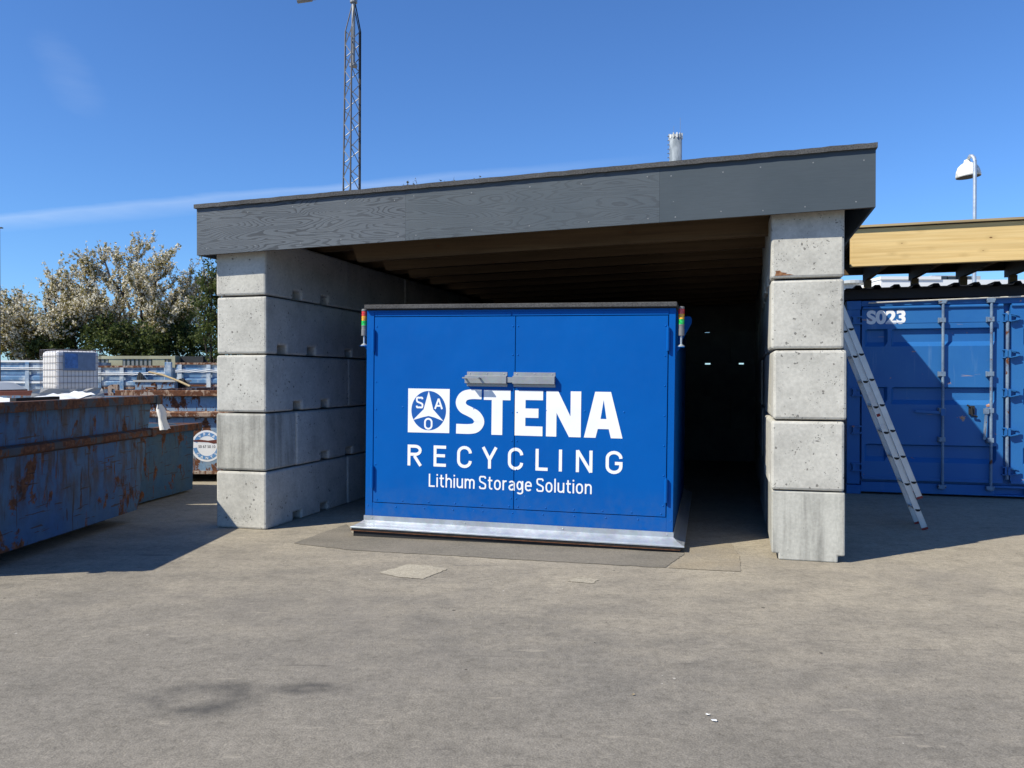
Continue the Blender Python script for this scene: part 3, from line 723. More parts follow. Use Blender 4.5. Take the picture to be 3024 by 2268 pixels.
def glyph(ch, W_, h):                                # cap height 1
    X = .74; H_ = 1.0
    if ch == 'R': return [[(h, 0), (h, 1)], [(h*2, 1-h), (W_*.5, 1-h)]+arc(W_*.55, .735, W_*.45-h, .265-h, 90, -90)+[(h*2, .47+h)], [(W_*.48, .47), (W_-h*.6, 0)]]
    if ch == 'E': return [[(h, 0), (h, 1)], [(h*2, 1-h), (W_, 1-h)], [(h*2, .52), (W_*.92, .52)], [(h*2, h), (W_, h)]]
    if ch == 'C': return [round_c(W_, 1, h, .67)]
    if ch == 'G': return [round_c(W_, 1, h, .67)+[(W_-h, .46), (W_*.55, .46)]]
    if ch == 'O': return [('c', round_c(W_, 1, h, .64)[1:])]
    if ch == 'Y': return [[(h*.9, 1), (W_/2, .42)], [(W_-h*.9, 1), (W_/2, .42)], [(W_/2, .46), (W_/2, 0)]]
    if ch == 'L': return [[(h, 0), (h, 1)], [(h*2, h), (W_, h)]]
    if ch == 'I': return [[(W_/2, 0), (W_/2, 1)]]
    if ch == 'N': return [[(h, 0), (h, 1)], [(W_-h, 0), (W_-h, 1)], [(h, 1-h*.2), (W_-h, h*.2)]]
    if ch == 'A': return [[(h*.8, 0), (W_/2, 1-h*.6)], [(W_-h*.8, 0), (W_/2, 1-h*.6)], [(W_*.22, .30), (W_*.78, .30)]]
    if ch == 'S':
        q = catmull([Vector(p) for p in ((W_-h, .80), (W_*.80, .93), (W_*.5, 1-h), (W_*.18, .92), (h*1.05, .75), (W_*.2, .58), (W_*.55, .48), (W_*.85, .38), (W_-h, .24), (W_*.82, .08), (W_*.5, h), (W_*.18, .08), (h, .22))], 4); return [[(p.x, p.y) for p in q]]
    if ch == 'i': return [[(h, 0), (h, X)], [(h, .87), (h, .87+2.1*h)]]
    if ch == 'l': return [[(h, 0), (h, 1.02)]]
    if ch == 't': return [[(W_*.4, .95), (W_*.4, .2)]+arc(W_*.4+.15, .2, .15, .2-h, 180, 270, 6)+[(W_, h)], [(0, X-h), (W_, X-h)]]
    if ch == 'h': return [[(h, 0), (h, 1.02)], [(h*2, .52)]+arc(W_/2+h*.2, .50, W_/2-h*1.2, X-.50-h, 150, 0)+[(W_-h, 0)]]
    if ch == 'n': return [[(h, 0), (h, X)], [(h*2, .52)]+arc(W_/2+h*.2, .50, W_/2-h*1.2, X-.50-h, 150, 0)+[(W_-h, 0)]]
    if ch == 'u': return [[(W_-h, X), (W_-h, 0)], [(h, X)]+arc(W_/2-h*.2, .22, W_/2-h*1.2, .22-h, 180, 330)+[(W_-h*2, .2)]]
    if ch == 'm':
        w2 = (W_-h)/2; return [[(h, 0), (h, X)], [(h*2, .52)]+arc(h+w2/2, .50, w2/2-h*.2, X-.50-h, 150, 0)+[(h+w2-h*.2, 0)], [(h+w2+h*.8, .52)]+arc(h+w2*1.5-h*.6, .50, w2/2-h*.2, X-.50-h, 150, 0)+[(W_-h, 0)]]
    if ch == 'o': return [('c', [(p[0], p[1]*X) for p in round_c(W_, 1, h*1.0, .60)[1:]])]
    if ch == 'r': return [[(h, 0), (h, X)], [(h*2, .50)]+arc(W_*.75, .48, W_*.75-h, X-.48-h, 165, 70, 6)]
    if ch == 'a': return [[(W_-h, 0), (W_-h, X-.22)]+arc(W_/2, X-.22, W_/2-h, .22-h, 0, 155), [(W_-h*2, .44), (W_*.5, .43)]+arc(W_*.46, .225, W_*.46-h, .225-h, 90, 270)+[(W_*.6, h), (W_-h*2, .14)]]
    if ch == 'g': return [[(W_-h, X), (W_-h, -.04)]+arc(W_/2, -.06, W_/2-h, .20-h, 0, -155), ('c', arc(W_/2-h*.4, .40, W_/2-h*1.4, X-.40-h, 0, 360, 20)[:-1])]
    if ch == 'e': return [[(h*1.8, .40), (W_-h, .40), (W_-h, .46)]+arc(W_/2, .46, W_/2-h, X-.46-h, 0, 180)+arc(W_/2, .26, W_/2-h, .26-h, 180, 330)]
    return []
WID = dict(L=.50, i=.12, t=.36, h=.52, u=.52, m=.80, S=.58, o=.54, r=.34, a=.50, g=.53, e=.53, l=.12, n=.52)
def stroke_glyph(mb, ch, x0, z0, W_, hgt, pen_w, y):
    h = pen_w/2/hgt
    for k, st_ in enumerate(glyph(ch, W_/hgt, h)):
        cl_ = st_[0] == 'c'; pts_ = st_[1] if cl_ else st_
        pen(mb, [(x0+a*hgt, z0+b*hgt) for a, b in pts_], pen_w/2, y-.00012*k, cl_)
# RECYCLING, thin spaced letters
for ch, x0, x1 in (('R', -2.538, -2.394), ('E', -2.272, -2.146), ('C', -2.035, -1.888), ('Y', -1.790, -1.636), ('C', -1.534, -1.386), ('L', -1.268, -1.152), ('I', -1.047, -1.017), ('N', -.887, -.733), ('G', -.612, -.458)):
    e = .004 if ch in 'CG' else 0
    stroke_glyph(let, ch, x0, .672-e, x1-x0, .203+2*e, .0295, YT)
txt = 'Lithium Storage Solution'; gap = .135
tot = sum((WID[c]+gap) if c != ' ' else .22 for c in txt)-gap; capz = .126; sx_ = (2.318-.737)/(tot*capz); xx = -2.318
for c in txt:
    if c == ' ': xx += .22*capz*sx_; continue
    stroke_glyph(let, c, xx, .474, WID[c]*capz*sx_, capz, .0146, YT); xx += (WID[c]+gap)*capz*sx_
def letters_for(door, lo, hi):
    s_ = split_x(let, lo, hi); s_.build('lettering', M['white_vinyl'], door)
letters_for(doors[0], -2.9, SEAM0); letters_for(doors[1], SEAM1, -.06)
# the A of STENA has an open counter: blue triangle laid over it
m = MB(); poly_flat(m, [(-.664, H0+.175), (-.610, H0+.175), (-.637, H1-.075)], YT-.0006); m.build('letter_counter', M['blue'], doors[1])
# emblem
m = MB(); cx, cz, rx, rz = -2.327, 1.209, .1765, .190
m.add([(-2.538, YT, .994), (-2.116, YT, .997), (-2.116, YT, 1.420), (-2.538, YT, 1.420)], [(0, 1, 2, 3)])
o = m.build('emblem', M['white_vinyl'], doors[0])
m = MB(); poly_flat(m, [(cx+rx*cos(2*pi*k/48), cz+rz*sin(2*pi*k/48)) for k in range(48)], YT-.0006); m.build('emblem_disc', M['logo_blue'], doors[0])
m = MB()
st = [(0, 1.0), (.265, .06), (.86, -.52), (.35, -.345), (0, -.27), (-.35, -.345), (-.90, -.50), (-.29, .06)]
poly_flat(m, [(cx+rx*a, cz+rz*b) for a, b in st], YT-.0012)
stroke_glyph(m, 'S', cx-.74*rx, cz+.11*rz, .43*rx, .58*rz, .017, YT-.0012); stroke_glyph(m, 'A', cx+.33*rx, cz+.09*rz, .48*rx, .55*rz, .017, YT-.0012)
stroke_glyph(m, 'O', cx-.25*rx, cz-.97*rz, .48*rx, .60*rz, .017, YT-.0012)
m.build('emblem_star', M['white_vinyl'], doors[0])
# hinges
for x, z in ((-2.900, 1.878), (-2.900, .545), (-.066, 1.90), (-.066, .535)):
    m = MB(); m.tube([(x, -.022, z-.105), (x, -.022, z), (x, -.022, z+.105)], .0155, 10)
    m.tube([(x, -.022, z+.105), (x, -.022, z+.118)], .008, 8); m.box(x-.012, x+.012, -.02, -.004, z-.1, z+.1)
    m.build('hinge', M['blue'], bx)
# locking bar and its folded-steel housings
m = MB()
for a, b in ((-1.945, -1.548), (-1.488, -1.088)):
    zo = 1.516
    m.box(a, b, -.010, -.0062, zo+.036, zo+.072); m.box(a, b, -.010, -.0062, zo-.066, zo-.036)
    m.prism([(-.010, zo-.042), (-.058, zo-.036), (-.058, zo+.034), (-.010, zo+.040)], a-.008 if a < -1.8 else a, b, 'yz')
    for i in range(3): rivet(m, a+.03+(b-a-.06)*i/2, zo+.055, -.010, .007, .004)
lk = m.build('lock_housing', M['galv_dull'], bx, bevel=.0015)
m = MB(); m.box(-1.55, -1.485, -.045, -.012, 1.491, 1.541); m.build('locking_bar', M['galv_dull'], bx)
m = MB(); m.bar((-1.955, -.115, 1.531), (-1.795, -.115, 1.531), .034, .012)
m.bar((-1.945, -.112, 1.528), (-1.945, -.056, 1.528), .016, .012); m.bar((-1.803, -.112, 1.528), (-1.803, -.056, 1.528), .016, .012)
m.build('handle', M['galv_dull'], lk)
# lid with mineral felt edge
m = MB(); m.box(XL-.012, XR+.012, -.05, BD+.03, 2.190, 2.232); m.build('lid', M['felt'], bx, bevel=.006, seg=2)
m = MB(); m.box(XL+.002, XR-.002, -.012, BD, 2.179, 2.191); m.build('lid_frame', M['dark_steel'], bx)
# sloped galvanised apron round the foot
m = MB(); xa, xb = XL-.012, XR+.006; ya = -.008; OUT = .095; yb = BD+.02
prof = [(0, .165), (0, .118), (.035, .092), (.075, .072), (OUT, .066), (OUT+.004, .062)]
def ringpts(o_, z): return [(xa-o_, ya-o_, z), (xb+o_, ya-o_, z), (xb+o_, yb+o_, z), (xa-o_, yb+o_, z)]
vs = []
for o_, z in prof: vs += ringpts(o_, z)
vs += ringpts(OUT+.004, .052); vs += ringpts(OUT-.01, .056)
nr = len(vs)//4; fs = []
for i in range(nr-1):
    for j in range(4): fs.append((i*4+j, (i+1)*4+j, (i+1)*4+(j+1) % 4, i*4+(j+1) % 4))
m.add(vs, [f for f in fs])
for i in range(4): rivet(m, -2.9+.95*i, .142, ya-.001, .007, .004)
m.build('apron', M['galv'], bx)
m = MB()                                             # skid frame of two flat steels
m.hexa([(XL-.09, -.075, -.045), (XR+.06, -.075, -.01), (XR+.06, BD, -.01), (XL-.09, BD, -.045), (XL-.09, -.075, .022), (XR+.06, -.075, .022), (XR+.06, BD, .022), (XL-.09, BD, .022)])
m.box(XL-.10, XR+.075, -.10, BD+.02, .034, .050)
m.build('skid', M['dark_steel'], bx)
m = MB(); m.box(XL-.11, XR+.07, -.095, BD, .0225, .0335); m.build('skid_flange', M['rust_steel'], bx)
# signal lights on brackets
def signal(x, y):
    z0 = 1.835
    m = MB(); m.tube_profile((x, y, z0), [(.033, 0), (.033, .006), (.018, .018), (.010, .022), (.010, .095), (.012, .098)], 14)
    s_ = m.build('signal_light', M['galv'], bx, smooth=False)
    m = MB(); m.tube_profile((x, y, z0+.098), [(.027, 0), (.0285, .004), (.0285, .06), (.027, .062), (.027, .09), (.0285, .092), (.0285, .102)], 16); m.build('base', M['grey_plastic_dark'], s_, smooth=False)
    for i, k in enumerate(('lens_green', 'lens_amber', 'lens_red')):
        m = MB(); zz = z0+.200+i*.047; m.tube_profile((x, y, zz), [(.0275, 0), (.0275, .041), (.0255, .043), (.0255, .047)], 16); m.build('lens', M[k], s_, smooth=False)
    m = MB(); m.tube_profile((x, y, z0+.341), [(.028, 0), (.028, .014), (.024, .020)], 16); m.build('cap', M['grey_plastic_dark'], s_)
    sx = 1 if x > -1 else -1; e = XR if sx > 0 else XL
    m = MB(); a, b = sorted((e+sx*.002, x+sx*.032)); m.box(a, b, y-.03, y+.03, z0-.006, z0)
    a, b = sorted((e+sx*.002, e+sx*.008)); m.box(a, b, y-.03, y+.03, z0-.085, z0-.006)
    m.prism([(e+sx*.008, z0-.006), (x, z0-.006), (e+sx*.008, z0-.055)], y-.003, y+.003, 'xz'); m.build('bracket', M['blue'], s_)
signal(.047, .045); signal(-3.027, .045)
m = MB(); m.prism([(.002, 1.86), (.03, 1.9), (.125, 2.08), (.128, 2.12), (.115, 2.145), (.08, 2.15), (.002, 2.13)], .60, .615, 'xz'); m.build('lifting_lug', M['blue'], bx, bevel=.003)

# ------------------------------------------------------------------ ladder leaning on the outer side of the shed
ld = thing('ladder', 'double aluminium extension ladder leaning on the concrete wall in front of blue container', 'ladder', WS(0, 0, 0), -TH)
KX = .380; ln = sqrt(1+KX*KX); ux, uz = -KX/ln, 1/ln; nx, nz = 1/ln, KX/ln         # along and across the slope
def lp(base, s, c): return (base+ux*s+nx*c, uz*s+nz*c)
def rail(y, s0, s1, c0, c1, base=.972):
    m = MB(); w = .022
    pts = [lp(base, s0, c0), lp(base, s0, c1), lp(base, s1, c1), lp(base, s1, c0)]
    m.prism(pts, y, y+w, 'xz')
    for c in (c0, c1):                               # raised edge ribs of the extrusion
        cc = (c+.003 if c == c0 else c-.003)
        m.prism([lp(base, s0, cc-.003), lp(base, s0, cc+.003), lp(base, s1, cc+.003), lp(base, s1, cc-.003)], y-.003, y, 'xz')
    return m
Y1, Y2 = 1.80, 2.16
for sec, (s0, s1, c0, c1) in (('ladder_section', (.03, 2.50, -.028, .028)), ('ladder_section', (.345, 2.66, .033, .089))):
    yoff = 0 if c0 < 0 else -.02
    mm = rail(Y1+yoff, s0, s1, c0, c1); far = rail(Y2-yoff, s0, s1, c0, c1)
    mm.add(far.v, far.f); sec_o = mm.build(sec, M['alu'], ld)
    for ya_ in (Y1+yoff-.004, Y2-yoff-.004):
        m = MB(); m.prism([lp(.972, s0-.022, c0-.002), lp(.972, s0-.022, c1+.002), lp(.972, s0, c1+.002), lp(.972, s0, c0-.002)], ya_, ya_+.03, 'xz'); m.build('foot_cap', M['red'], sec_o)
    k = 0; s_ = .215 if c0 < 0 else .495
    while s_ < s1-.05:
        cm = (c0+c1)/2+.004; m = MB(); d = []
        for a in range(9):
            an = pi*a/8; d.append((cos(an)*.026, -sin(an)*.024))
        pts = [(.972+ux*s_+nx*cm+q[0], uz*s_+nz*cm+q[1]+.01) for q in d]
        m.prism(pts, Y1+yoff-.0045, Y1+yoff-.0005, 'xz', 1)
        m.prism(pts, Y1+yoff+.022, Y2-yoff, 'xz', 0)
        m.build('rung', [M['alu'], M['black']], sec_o)
        s_ += .28
for s0, s1, mt in ((1.27, 1.50, 'sticker'), (1.235, 1.265, 'red'), (1.10, 1.15, 'sticker')):
    m = MB(); m.prism([lp(.972, s0, -.020), lp(.972, s0, .014), lp(.972, s1, .014), lp(.972, s1, -.020)], Y1-.0025, Y1-.0005, 'xz'); m.build('sticker', M[mt], ld)

# ------------------------------------------------------------------ blue container S023 with folding side doors
YC = 4.42
ct = thing('shipping_container', 'blue steel shipping container marked S023 with locking rods, behind the ladder', 'container', WS(0, YC, 0), -TH)
CX0, CX1 = .53, 6.6
m = MB()
m.box(CX0+.06, CX1-.06, .09, 2.40, .15, 2.53)
for x in (CX0, CX1-.16): m.box(x, x+.16, .0, .16, 0.13, 2.46); m.box(x, x+.16, 2.28, 2.44, .13, 2.46)
for x in (CX0-.004, CX1-.17):
    for y in (-.004, 2.27):
        for z in (0, 2.46): m.box(x, x+.178, y, y+.178, z, z+.118)
m.box(CX0+.178, CX1-.17, .015, .12, 2.503, 2.575)                     # top rail
m.box(CX0+.178, 2.30, .02, .12, .03, .165); m.box(2.66, 4.6, .02, .12, .03, .165); m.box(4.96, CX1-.17, .02, .12, .03, .165)
for a in (2.30, 4.6): m.box(a, a+.36, .02, .12, .135, .165); m.box(a, a+.36, .02, .12, .03, .05)
m.box(CX0+.178, CX1-.17, .10, 2.3, .02, .15)
m.build('body', M['cont_blue'], ct, bevel=.004)
m = MB(); m.box(2.31, 2.65, .105, .6, .052, .134); m.build('fork_pocket', M['black'], ct)
def panel(x0, x1, z0, z1, recx, recz, depth, y):
    xs = sorted({x0, x1, *[v for a, b in recx for v in (a, a+.035, b-.035, b)]}); zs = sorted({z0, z1, *[v for a, b in recz for v in (a, a+.06, b-.02, b)]})
    def inn(v, segs, lo, hi):
        for a, b in segs:
            if a+lo-1e-6 <= v <= b-hi+1e-6: return 1
        return 0
    m = MB(); nx_ = len(xs)
    vs = [(x, y+depth*(inn(x, recx, .035, .035)*inn(z, recz, .06, .02)), z) for z in zs for x in xs]
    fs = [(j*nx_+i, j*nx_+i+1, (j+1)*nx_+i+1, (j+1)*nx_+i) for j in range(len(zs)-1) for i in range(nx_-1)]
    m.add(vs, fs)
    m.box(x0, x1, y+.0605, y+.075, z0, z1)
    for a, b, c, d in ((x0, x0+.001, z0, z1), (x1-.001, x1, z0, z1)): m.box(a, b, y+.0005, y+.0605, c, d)
    m.box(x0+.001, x1-.001, y+.0005, y+.0605, z0, z0+.001); m.box(x0+.001, x1-.001, y+.0005, y+.0605, z1-.001, z1)
    return m
REC = [(1.965, 2.20), (1.20, 1.43), (.44, .672)]
def cdoor(x0, x1, recx, rods, hx):
    d = panel(x0, x1, .235, 2.485, recx, REC, .056, .012)
    d.tube([(x0+.01, .006, 2.478), (x1-.01, .006, 2.478)], .022, 10)                # rolled top edge
    d.box(x0+.3, x1-.05, .0075, .0118, 2.272, 2.280)                               # welded seam
    d.box(x0+.005, x1-.005, -.006, .0118, .20, .235)                               # bottom gasket rail
    do = d.build('door', M['cont_blue'], ct)
    for rx_ in rods:
        m = MB(); m.tube([(rx_, -.035, .10), (rx_, -.035, 1.3), (rx_, -.035, 2.555)], .0175, 10)
        for z in (.13, 2.535):
            m.box(rx_-.05, rx_+.035, -.055, .012, z-.022, z+.030); m.tube([(rx_-.055, -.035, z+.012), (rx_+.045, -.035, z+.012)], .02, 8)
        for z in (.75, 1.13, 1.6, 2.30): m.box(rx_-.045, rx_+.030, -.055, .0115, z-.03, z+.03); m.box(rx_-.055, rx_-.045, -.03, .0115, z-.035, z+.035)
        m.build('locking_rod', M['rod_steel'], do, bevel=.003)
    for z in (.36, .86, 1.36, 1.86, 2.32):
        m = MB(); x = hx
        m.box(x-.055, x-.006, -.028, .0118, z-.055, z-.042); m.box(x-.055, x-.006, -.028, .0118, z+.042, z+.055); m.box(x-.03, x-.006, -.04, .0118, z-.042, z+.042)
        m.bar((x+.02, -.03, z+.045), (x+.115, -.03, z+.022), .05, .010); m.bar((x+.115, -.03, z+.022), (x+.115, -.03, z-.028), .05, .010)
        m.bar((x+.115, -.03, z-.028), (x+.02, -.03, z-.05), .05, .010); m.box(x+.004, x+.03, -.05, .0118, z-.05, z+.05)
        m.build('hinge', M['cont_blue'], do)
    return do
d1 = cdoor(.715, 2.395, [(.75, 1.03), (1.075, 2.32)], [1.685, 2.245], 2.435)
m = MB()
for z in (.36, .86, 1.36, 1.86, 2.32):
    m = MB(); m.box(.585, .71, -.035, .012, z-.055, z-.035); m.box(.585, .71, -.035, .012, z+.035, z+.055); m.box(.60, .64, -.04, .012, z-.035, z+.035)
    m.build('hinge', M['cont_blue'], d1)
m = MB(); m.bar((1.36, -.03, 1.115), (1.70, -.045, 1.10), .014, .035); m.box(1.66, 1.71, -.066, -.0555, 1.06, 1.15); m.build('handle', M['cont_blue'], d1)
m = MB(); m.bar((2.185, -.05, 1.12), (2.165, -.05, .76), .03, .016); m.box(2.15, 2.215, -.066, -.0555, 1.09, 1.16); m.build('handle', M['rod_steel'], d1)
m = MB(); m.box(1.995, 2.06, -.02, .0115, 1.08, 1.19); m.tube([(1.97, -.025, 1.2), (2.02, -.035, 1.17), (2.03, -.035, 1.07), (2.09, -.025, 1.05)], .012, 8); m.build('lock_catch', M['dark_steel'], d1)
m = MB(); m.tube([(2.435, -.010, .25), (2.435, -.010, 2.40)], .020, 10); m.build('hinge_post', M['rod_steel'], d1)
m = MB(); put_text(m, 'S023', .772, 1.248, 2.262, 2.448, .0095, .045); m.build('lettering', M['white_vinyl'], d1)
d2 = cdoor(2.475, 4.25, [(2.62, 2.85), (2.90, 4.18)], [3.25, 3.9], 4.29)
m = MB(); m.tube([(CX0+.26, -.03, 2.545), (2.2, -.03, 2.575), (3.4, -.03, 2.60), (5.4, -.03, 2.62)], .011, 6); m.build('trim_strip', M['cont_trim'], ct)

# corrugated sheet lying on the container and timber canopy above it
cs = thing('corrugated_sheet', 'black trapezoidal corrugated sheeting lying on top of the blue container', 'roofing sheet', WS(0, 4.275, 0), -TH)
prof = []; x = CX0-.03; P_ = .233; top_ = []
while x < 6.7:
    top_ += [(x, 2.735), (x+.095, 2.735), (x+.118, 2.772), (x+.175, 2.772), (x+.198, 2.735)]; x += P_
top_.append((x, 2.735))
prof = top_+[(x, 2.728)]+[(a, b-.007) for a, b in top_[::-1]]
m = MB(); n = len(top_)
vs = [(a, 0, b) for a, b in top_]+[(a, 2.75, b) for a, b in top_]+[(a, 0, b-.008) for a, b in top_]+[(a, 2.75, b-.008) for a, b in top_]
fs = []
for i in range(n-1): fs += [(i, i+1, n+i+1, n+i), (2*n+i, 3*n+i, 3*n+i+1, 2*n+i+1), (i, 2*n+i, 2*n+i+1, i+1), (n+i, n+i+1, 3*n+i+1, 3*n+i)]
m.add(vs, fs); m.build('sheet', M['black'], cs)
m = MB(); m.box(CX0-.03, 6.6, .17, .21, 2.60, 2.727); 
for i in range(4): m.box(CX0, 6.5, .4+.55*i, .46+.55*i, 2.60, 2.727)
m.build('batten', M['black'], cs)
cn = thing('timber_canopy', 'timber roof frame with pale laminated front beam standing above the blue container', 'canopy roof', WS(0, 4.09, 0), -TH)
def zc(x): return 2.995+.006*(x-.53)
m = MB(); m.prism([(.53, zc(.53)), (5.6, zc(5.6)), (5.6, zc(5.6)+.487), (.53, zc(.53)+.487)], 0, .09, 'xz'); m.build('front_beam', M['glulam'], cn, bevel=.004)
m = MB(); m.prism([(.50, zc(.5)+.497), (5.6, zc(5.6)+.497), (5.6, zc(5.6)+.525), (.50, zc(.5)+.525)], -.05, .16, 'xz'); m.build('top_board', M['board'], cn)
m = MB(); m.prism([(.55, zc(.5)+.486), (5.6, zc(5.6)+.486), (5.6, zc(5.6)+.497), (.55, zc(.5)+.497)], -.012, 2.3, 'xz'); m.build('painted_shadow_strip', M['dark_steel'], cn)  # thin dark layer standing in for the shadow line under the top board
m = MB(); vs = []                                      # studded black membrane sheet under the roof
m.box(.56, 5.55, .10, 2.25, 3.40, 3.44)
for i in range(46):
    for j in range(18): m.box(.62+.105*i, .655+.105*i, .2+.11*j, .235+.11*j, 3.385, 3.40)
m.build('roof_sheet', M['black'], cn)
for x in (.98, 1.62, 2.26, 2.90, 3.54, 4.18):
    m = MB(); m.box(x-.03, x+.03, .092, 2.05, zc(x)+.01, 3.384); m.build('joist', M['rafter'], cn)
    m = MB(); m.box(x-.05, x+.05, 1.72, 1.80, 2.775, zc(x)+.009); m.build('post', M['board'], cn)
m = MB(); m.box(.56, 5.5, 2.06, 2.14, 3.13, 3.39); m.build('rear_beam', M['rafter'], cn)

# ------------------------------------------------------------------ skips and containers on the other side
def skip(name, label, xf, y0, y1, zt, zb, width, mat, rim_mat, ribs=(), slope=.35, rot=0, group=None, feet=False, end_slope=True):
    """open steel skip: visible long face at local x = 0 facing +x, long axis along y"""
    sk = thing(name, label, 'skip', (xf, y0, 0), rot, group); L = y1-y0
    m = MB(); T = .05; e = slope
    o_ = [(0, e*.0), (0, L), ]
    lo = [(0, e, zb), (0, L-e, zb), (-width, L-e, zb), (-width, e, zb)]; hi = [(0, 0, zt), (0, L, zt), (-width, L, zt), (-width, 0, zt)]
    m.add(lo+hi, [(0, 4, 5, 1)[::-1], (1, 5, 6, 2)[::-1], (2, 6, 7, 3)[::-1], (3, 7, 4, 0)[::-1], (3, 2, 1, 0)[::-1]])
    li = [(-T, e+T, zb+T), (-T, L-e-T, zb+T), (-width+T, L-e-T, zb+T), (-width+T, e+T, zb+T)]; hi2 = [(-T, T, zt), (-T, L-T, zt), (-width+T, L-T, zt), (-width+T, T, zt)]
    m.add(li+hi2, [(0, 4, 5, 1), (1, 5, 6, 2), (2, 6, 7, 3), (3, 7, 4, 0), (3, 2, 1, 0)])
    m.build('body', mat, sk)
    m = MB(); w, h = .075, .085
    m.box(-T, w, -.04, L+.07, zt-h+.002, zt+.004); m.box(-width-w, -width+T, -.04, L+.07, zt-h+.002, zt+.004)
    m.box(-width+T, -T, L-T, L+.06, zt-h+.002, zt+.003); m.box(-width+T, -T, -.06, T, zt-h+.002, zt+.003)
    m.box(.0, w+.012, L-.06, L+.075, zt-h-.012, zt+.008)
    m.build('rim', rim_mat, sk, bevel=.006)
    for z0_, z1_ in ribs:
        m = MB(); f = (zt-z0_)/(zt-zb); ee = e*f
        m.prism([(-.001, z0_-.015), (.062, z0_+.01), (.062, z1_-.01), (-.001, z1_+.01)], ee*.6, L+.055-ee*.9, 'xz')
        m.box(-.0, .075, L-.03-ee*.9, L+.062-ee*.9, z0_-.01, z1_+.006)
        m.build('rib', rim_mat, sk, bevel=.004)
    m = MB(); m.box(-width*.35, -width*.18, e*.8+.05, L-e-.02, 0, zb-.002) if zb > .05 else m.box(-width*.35, -width*.18, e, L-e, -.001, zb+.01)
    m.box(-width*.85, -width*.68, e+.05, L-e-.02, 0, zb-.002) if zb > .05 else None
    m.build('runner', M['dark_steel'], sk)
    return sk
skip('waste_skip', 'large scratched dark blue skip with rusty rim, filled with white scrap, nearest the camera', -4.20, 5.93, 9.16, 1.350, .12, 1.95, M['skip_blue'], M['skip_rim'], ribs=((.905, .985),), slope=.34, rot=-.045)
sk2 = skip('waste_skip', 'lower faded blue skip between the big scrap skip and the concrete wall', -4.55, 9.62, 11.17, .925, .03, 1.9, M['skip_blue2'], M['skip_rim'], slope=.04, rot=-.115)

# scrap lying in the big skip
def sheet(name, label, cat, pts, mat, th=.012, group=None):
    m = MB(); a = [Vector(p) for p in pts]; n_ = (a[1]-a[0]).cross(a[2]-a[0]).normalized()*th
    c = sum(a, Vector())/4
    rel = [p-c for p in a]
    # split into a small grid and buckle it a little
    N = 5; rr = random.Random(len(label)); vs = []
    for j in range(N+1):
        for i in range(N+1):
            p = rel[0].lerp(rel[1], i/N).lerp(rel[3].lerp(rel[2], i/N), j/N); vs.append(p+n_*rr.uniform(-1, 1))
    vs2 = [v-n_ for v in vs]; k = N+1
    fs = [(j*k+i, j*k+i+1, (j+1)*k+i+1, (j+1)*k+i) for j in range(N) for i in range(N)]
    m.add(vs, fs); m.add(vs2, [f[::-1] for f in fs])
    o = m.build(name, mat); o.location = c
    return tag(o, label, cat, group)
sheet('foil_sheet', 'large bright white foil sheet on the scrap heap in the big skip', 'scrap sheet', [(-5.3, 6.9, 1.31), (-4.32, 6.75, 1.33), (-4.30, 7.35, 1.345), (-5.2, 7.6, 1.43)], M['white_sheet'])
sheet('foil_sheet', 'narrow white sheet beside the black bar on the scrap heap', 'scrap sheet', [(-4.62, 7.5, 1.33), (-4.28, 7.45, 1.33), (-4.27, 8.0, 1.36), (-4.6, 8.15, 1.40)], M['white_sheet'])
sheet('foil_sheet', 'small tilted white sheet next to the grey plastic panel', 'scrap sheet', [(-4.60, 8.05, 1.345), (-4.30, 7.98, 1.335), (-4.28, 8.35, 1.385), (-4.55, 8.45, 1.42)], M['white_sheet'])
m = MB(); m.bar((-4.33, 7.05, 1.36), (-4.27, 7.62, 1.362), .06, .035); tag(m.build('profile_bar', M['black']), 'short black plastic profile lying on white sheets in the skip', 'scrap bar')
sheet('plastic_offcut', 'upright grey plastic panel sticking out of the big skip', 'scrap panel', [(-4.62, 8.32, 1.30), (-4.36, 8.72, 1.30), (-4.43, 8.78, 1.445), (-4.66, 8.40, 1.43)], M['grey_panel'])
sheet('plastic_offcut', 'rounded beige plastic shell behind the grey panel in skip', 'scrap panel', [(-5.05, 8.45, 1.22), (-4.72, 8.72, 1.22), (-4.75, 8.75, 1.435), (-5.02, 8.52, 1.435)], M['grey_panel'])
m = MB(); rr = random.Random(4); N = 16; vs = []
for j in range(N+1):
    for i in range(9):
        vs.append((-6.0+1.72*i/8, 6.15+2.9*j/N, 1.10+rr.uniform(-.03, .10)))
m.add(vs, [(j*9+i, j*9+i+1, (j+1)*9+i+1, (j+1)*9+i) for j in range(N) for i in range(8)])
tag(m.build('scrap_pile', M['grey_panel']), 'mixed grey scrap heaped inside the big blue skip', 'scrap', None, 'stuff')
# crumpled bag hanging between the two skips
m = MB(); rr = random.Random(9); rows = [(1.25, .03), (1.19, .07), (1.13, .09), (1.06, .10), (1.0, .12), (.95, .14)]; vs = []
for j, (z, w_) in enumerate(rows):
    for i in range(10):
        a = 2*pi*i/10; vs.append((-4.17+.012*j+w_*cos(a)*.40+rr.uniform(-.015, .015), 9.62+w_*sin(a)*.9+rr.uniform(-.02, .02), z+rr.uniform(-.015, .015)))
m.add(vs, [(j*10+i, j*10+(i+1) % 10, (j+1)*10+(i+1) % 10, (j+1)*10+i) for j in range(5) for i in range(10)])
tag(m.build('plastic_bag', M['bag'], smooth=True), 'white crumpled plastic bag hanging over the edge between the blue skips', 'bag')

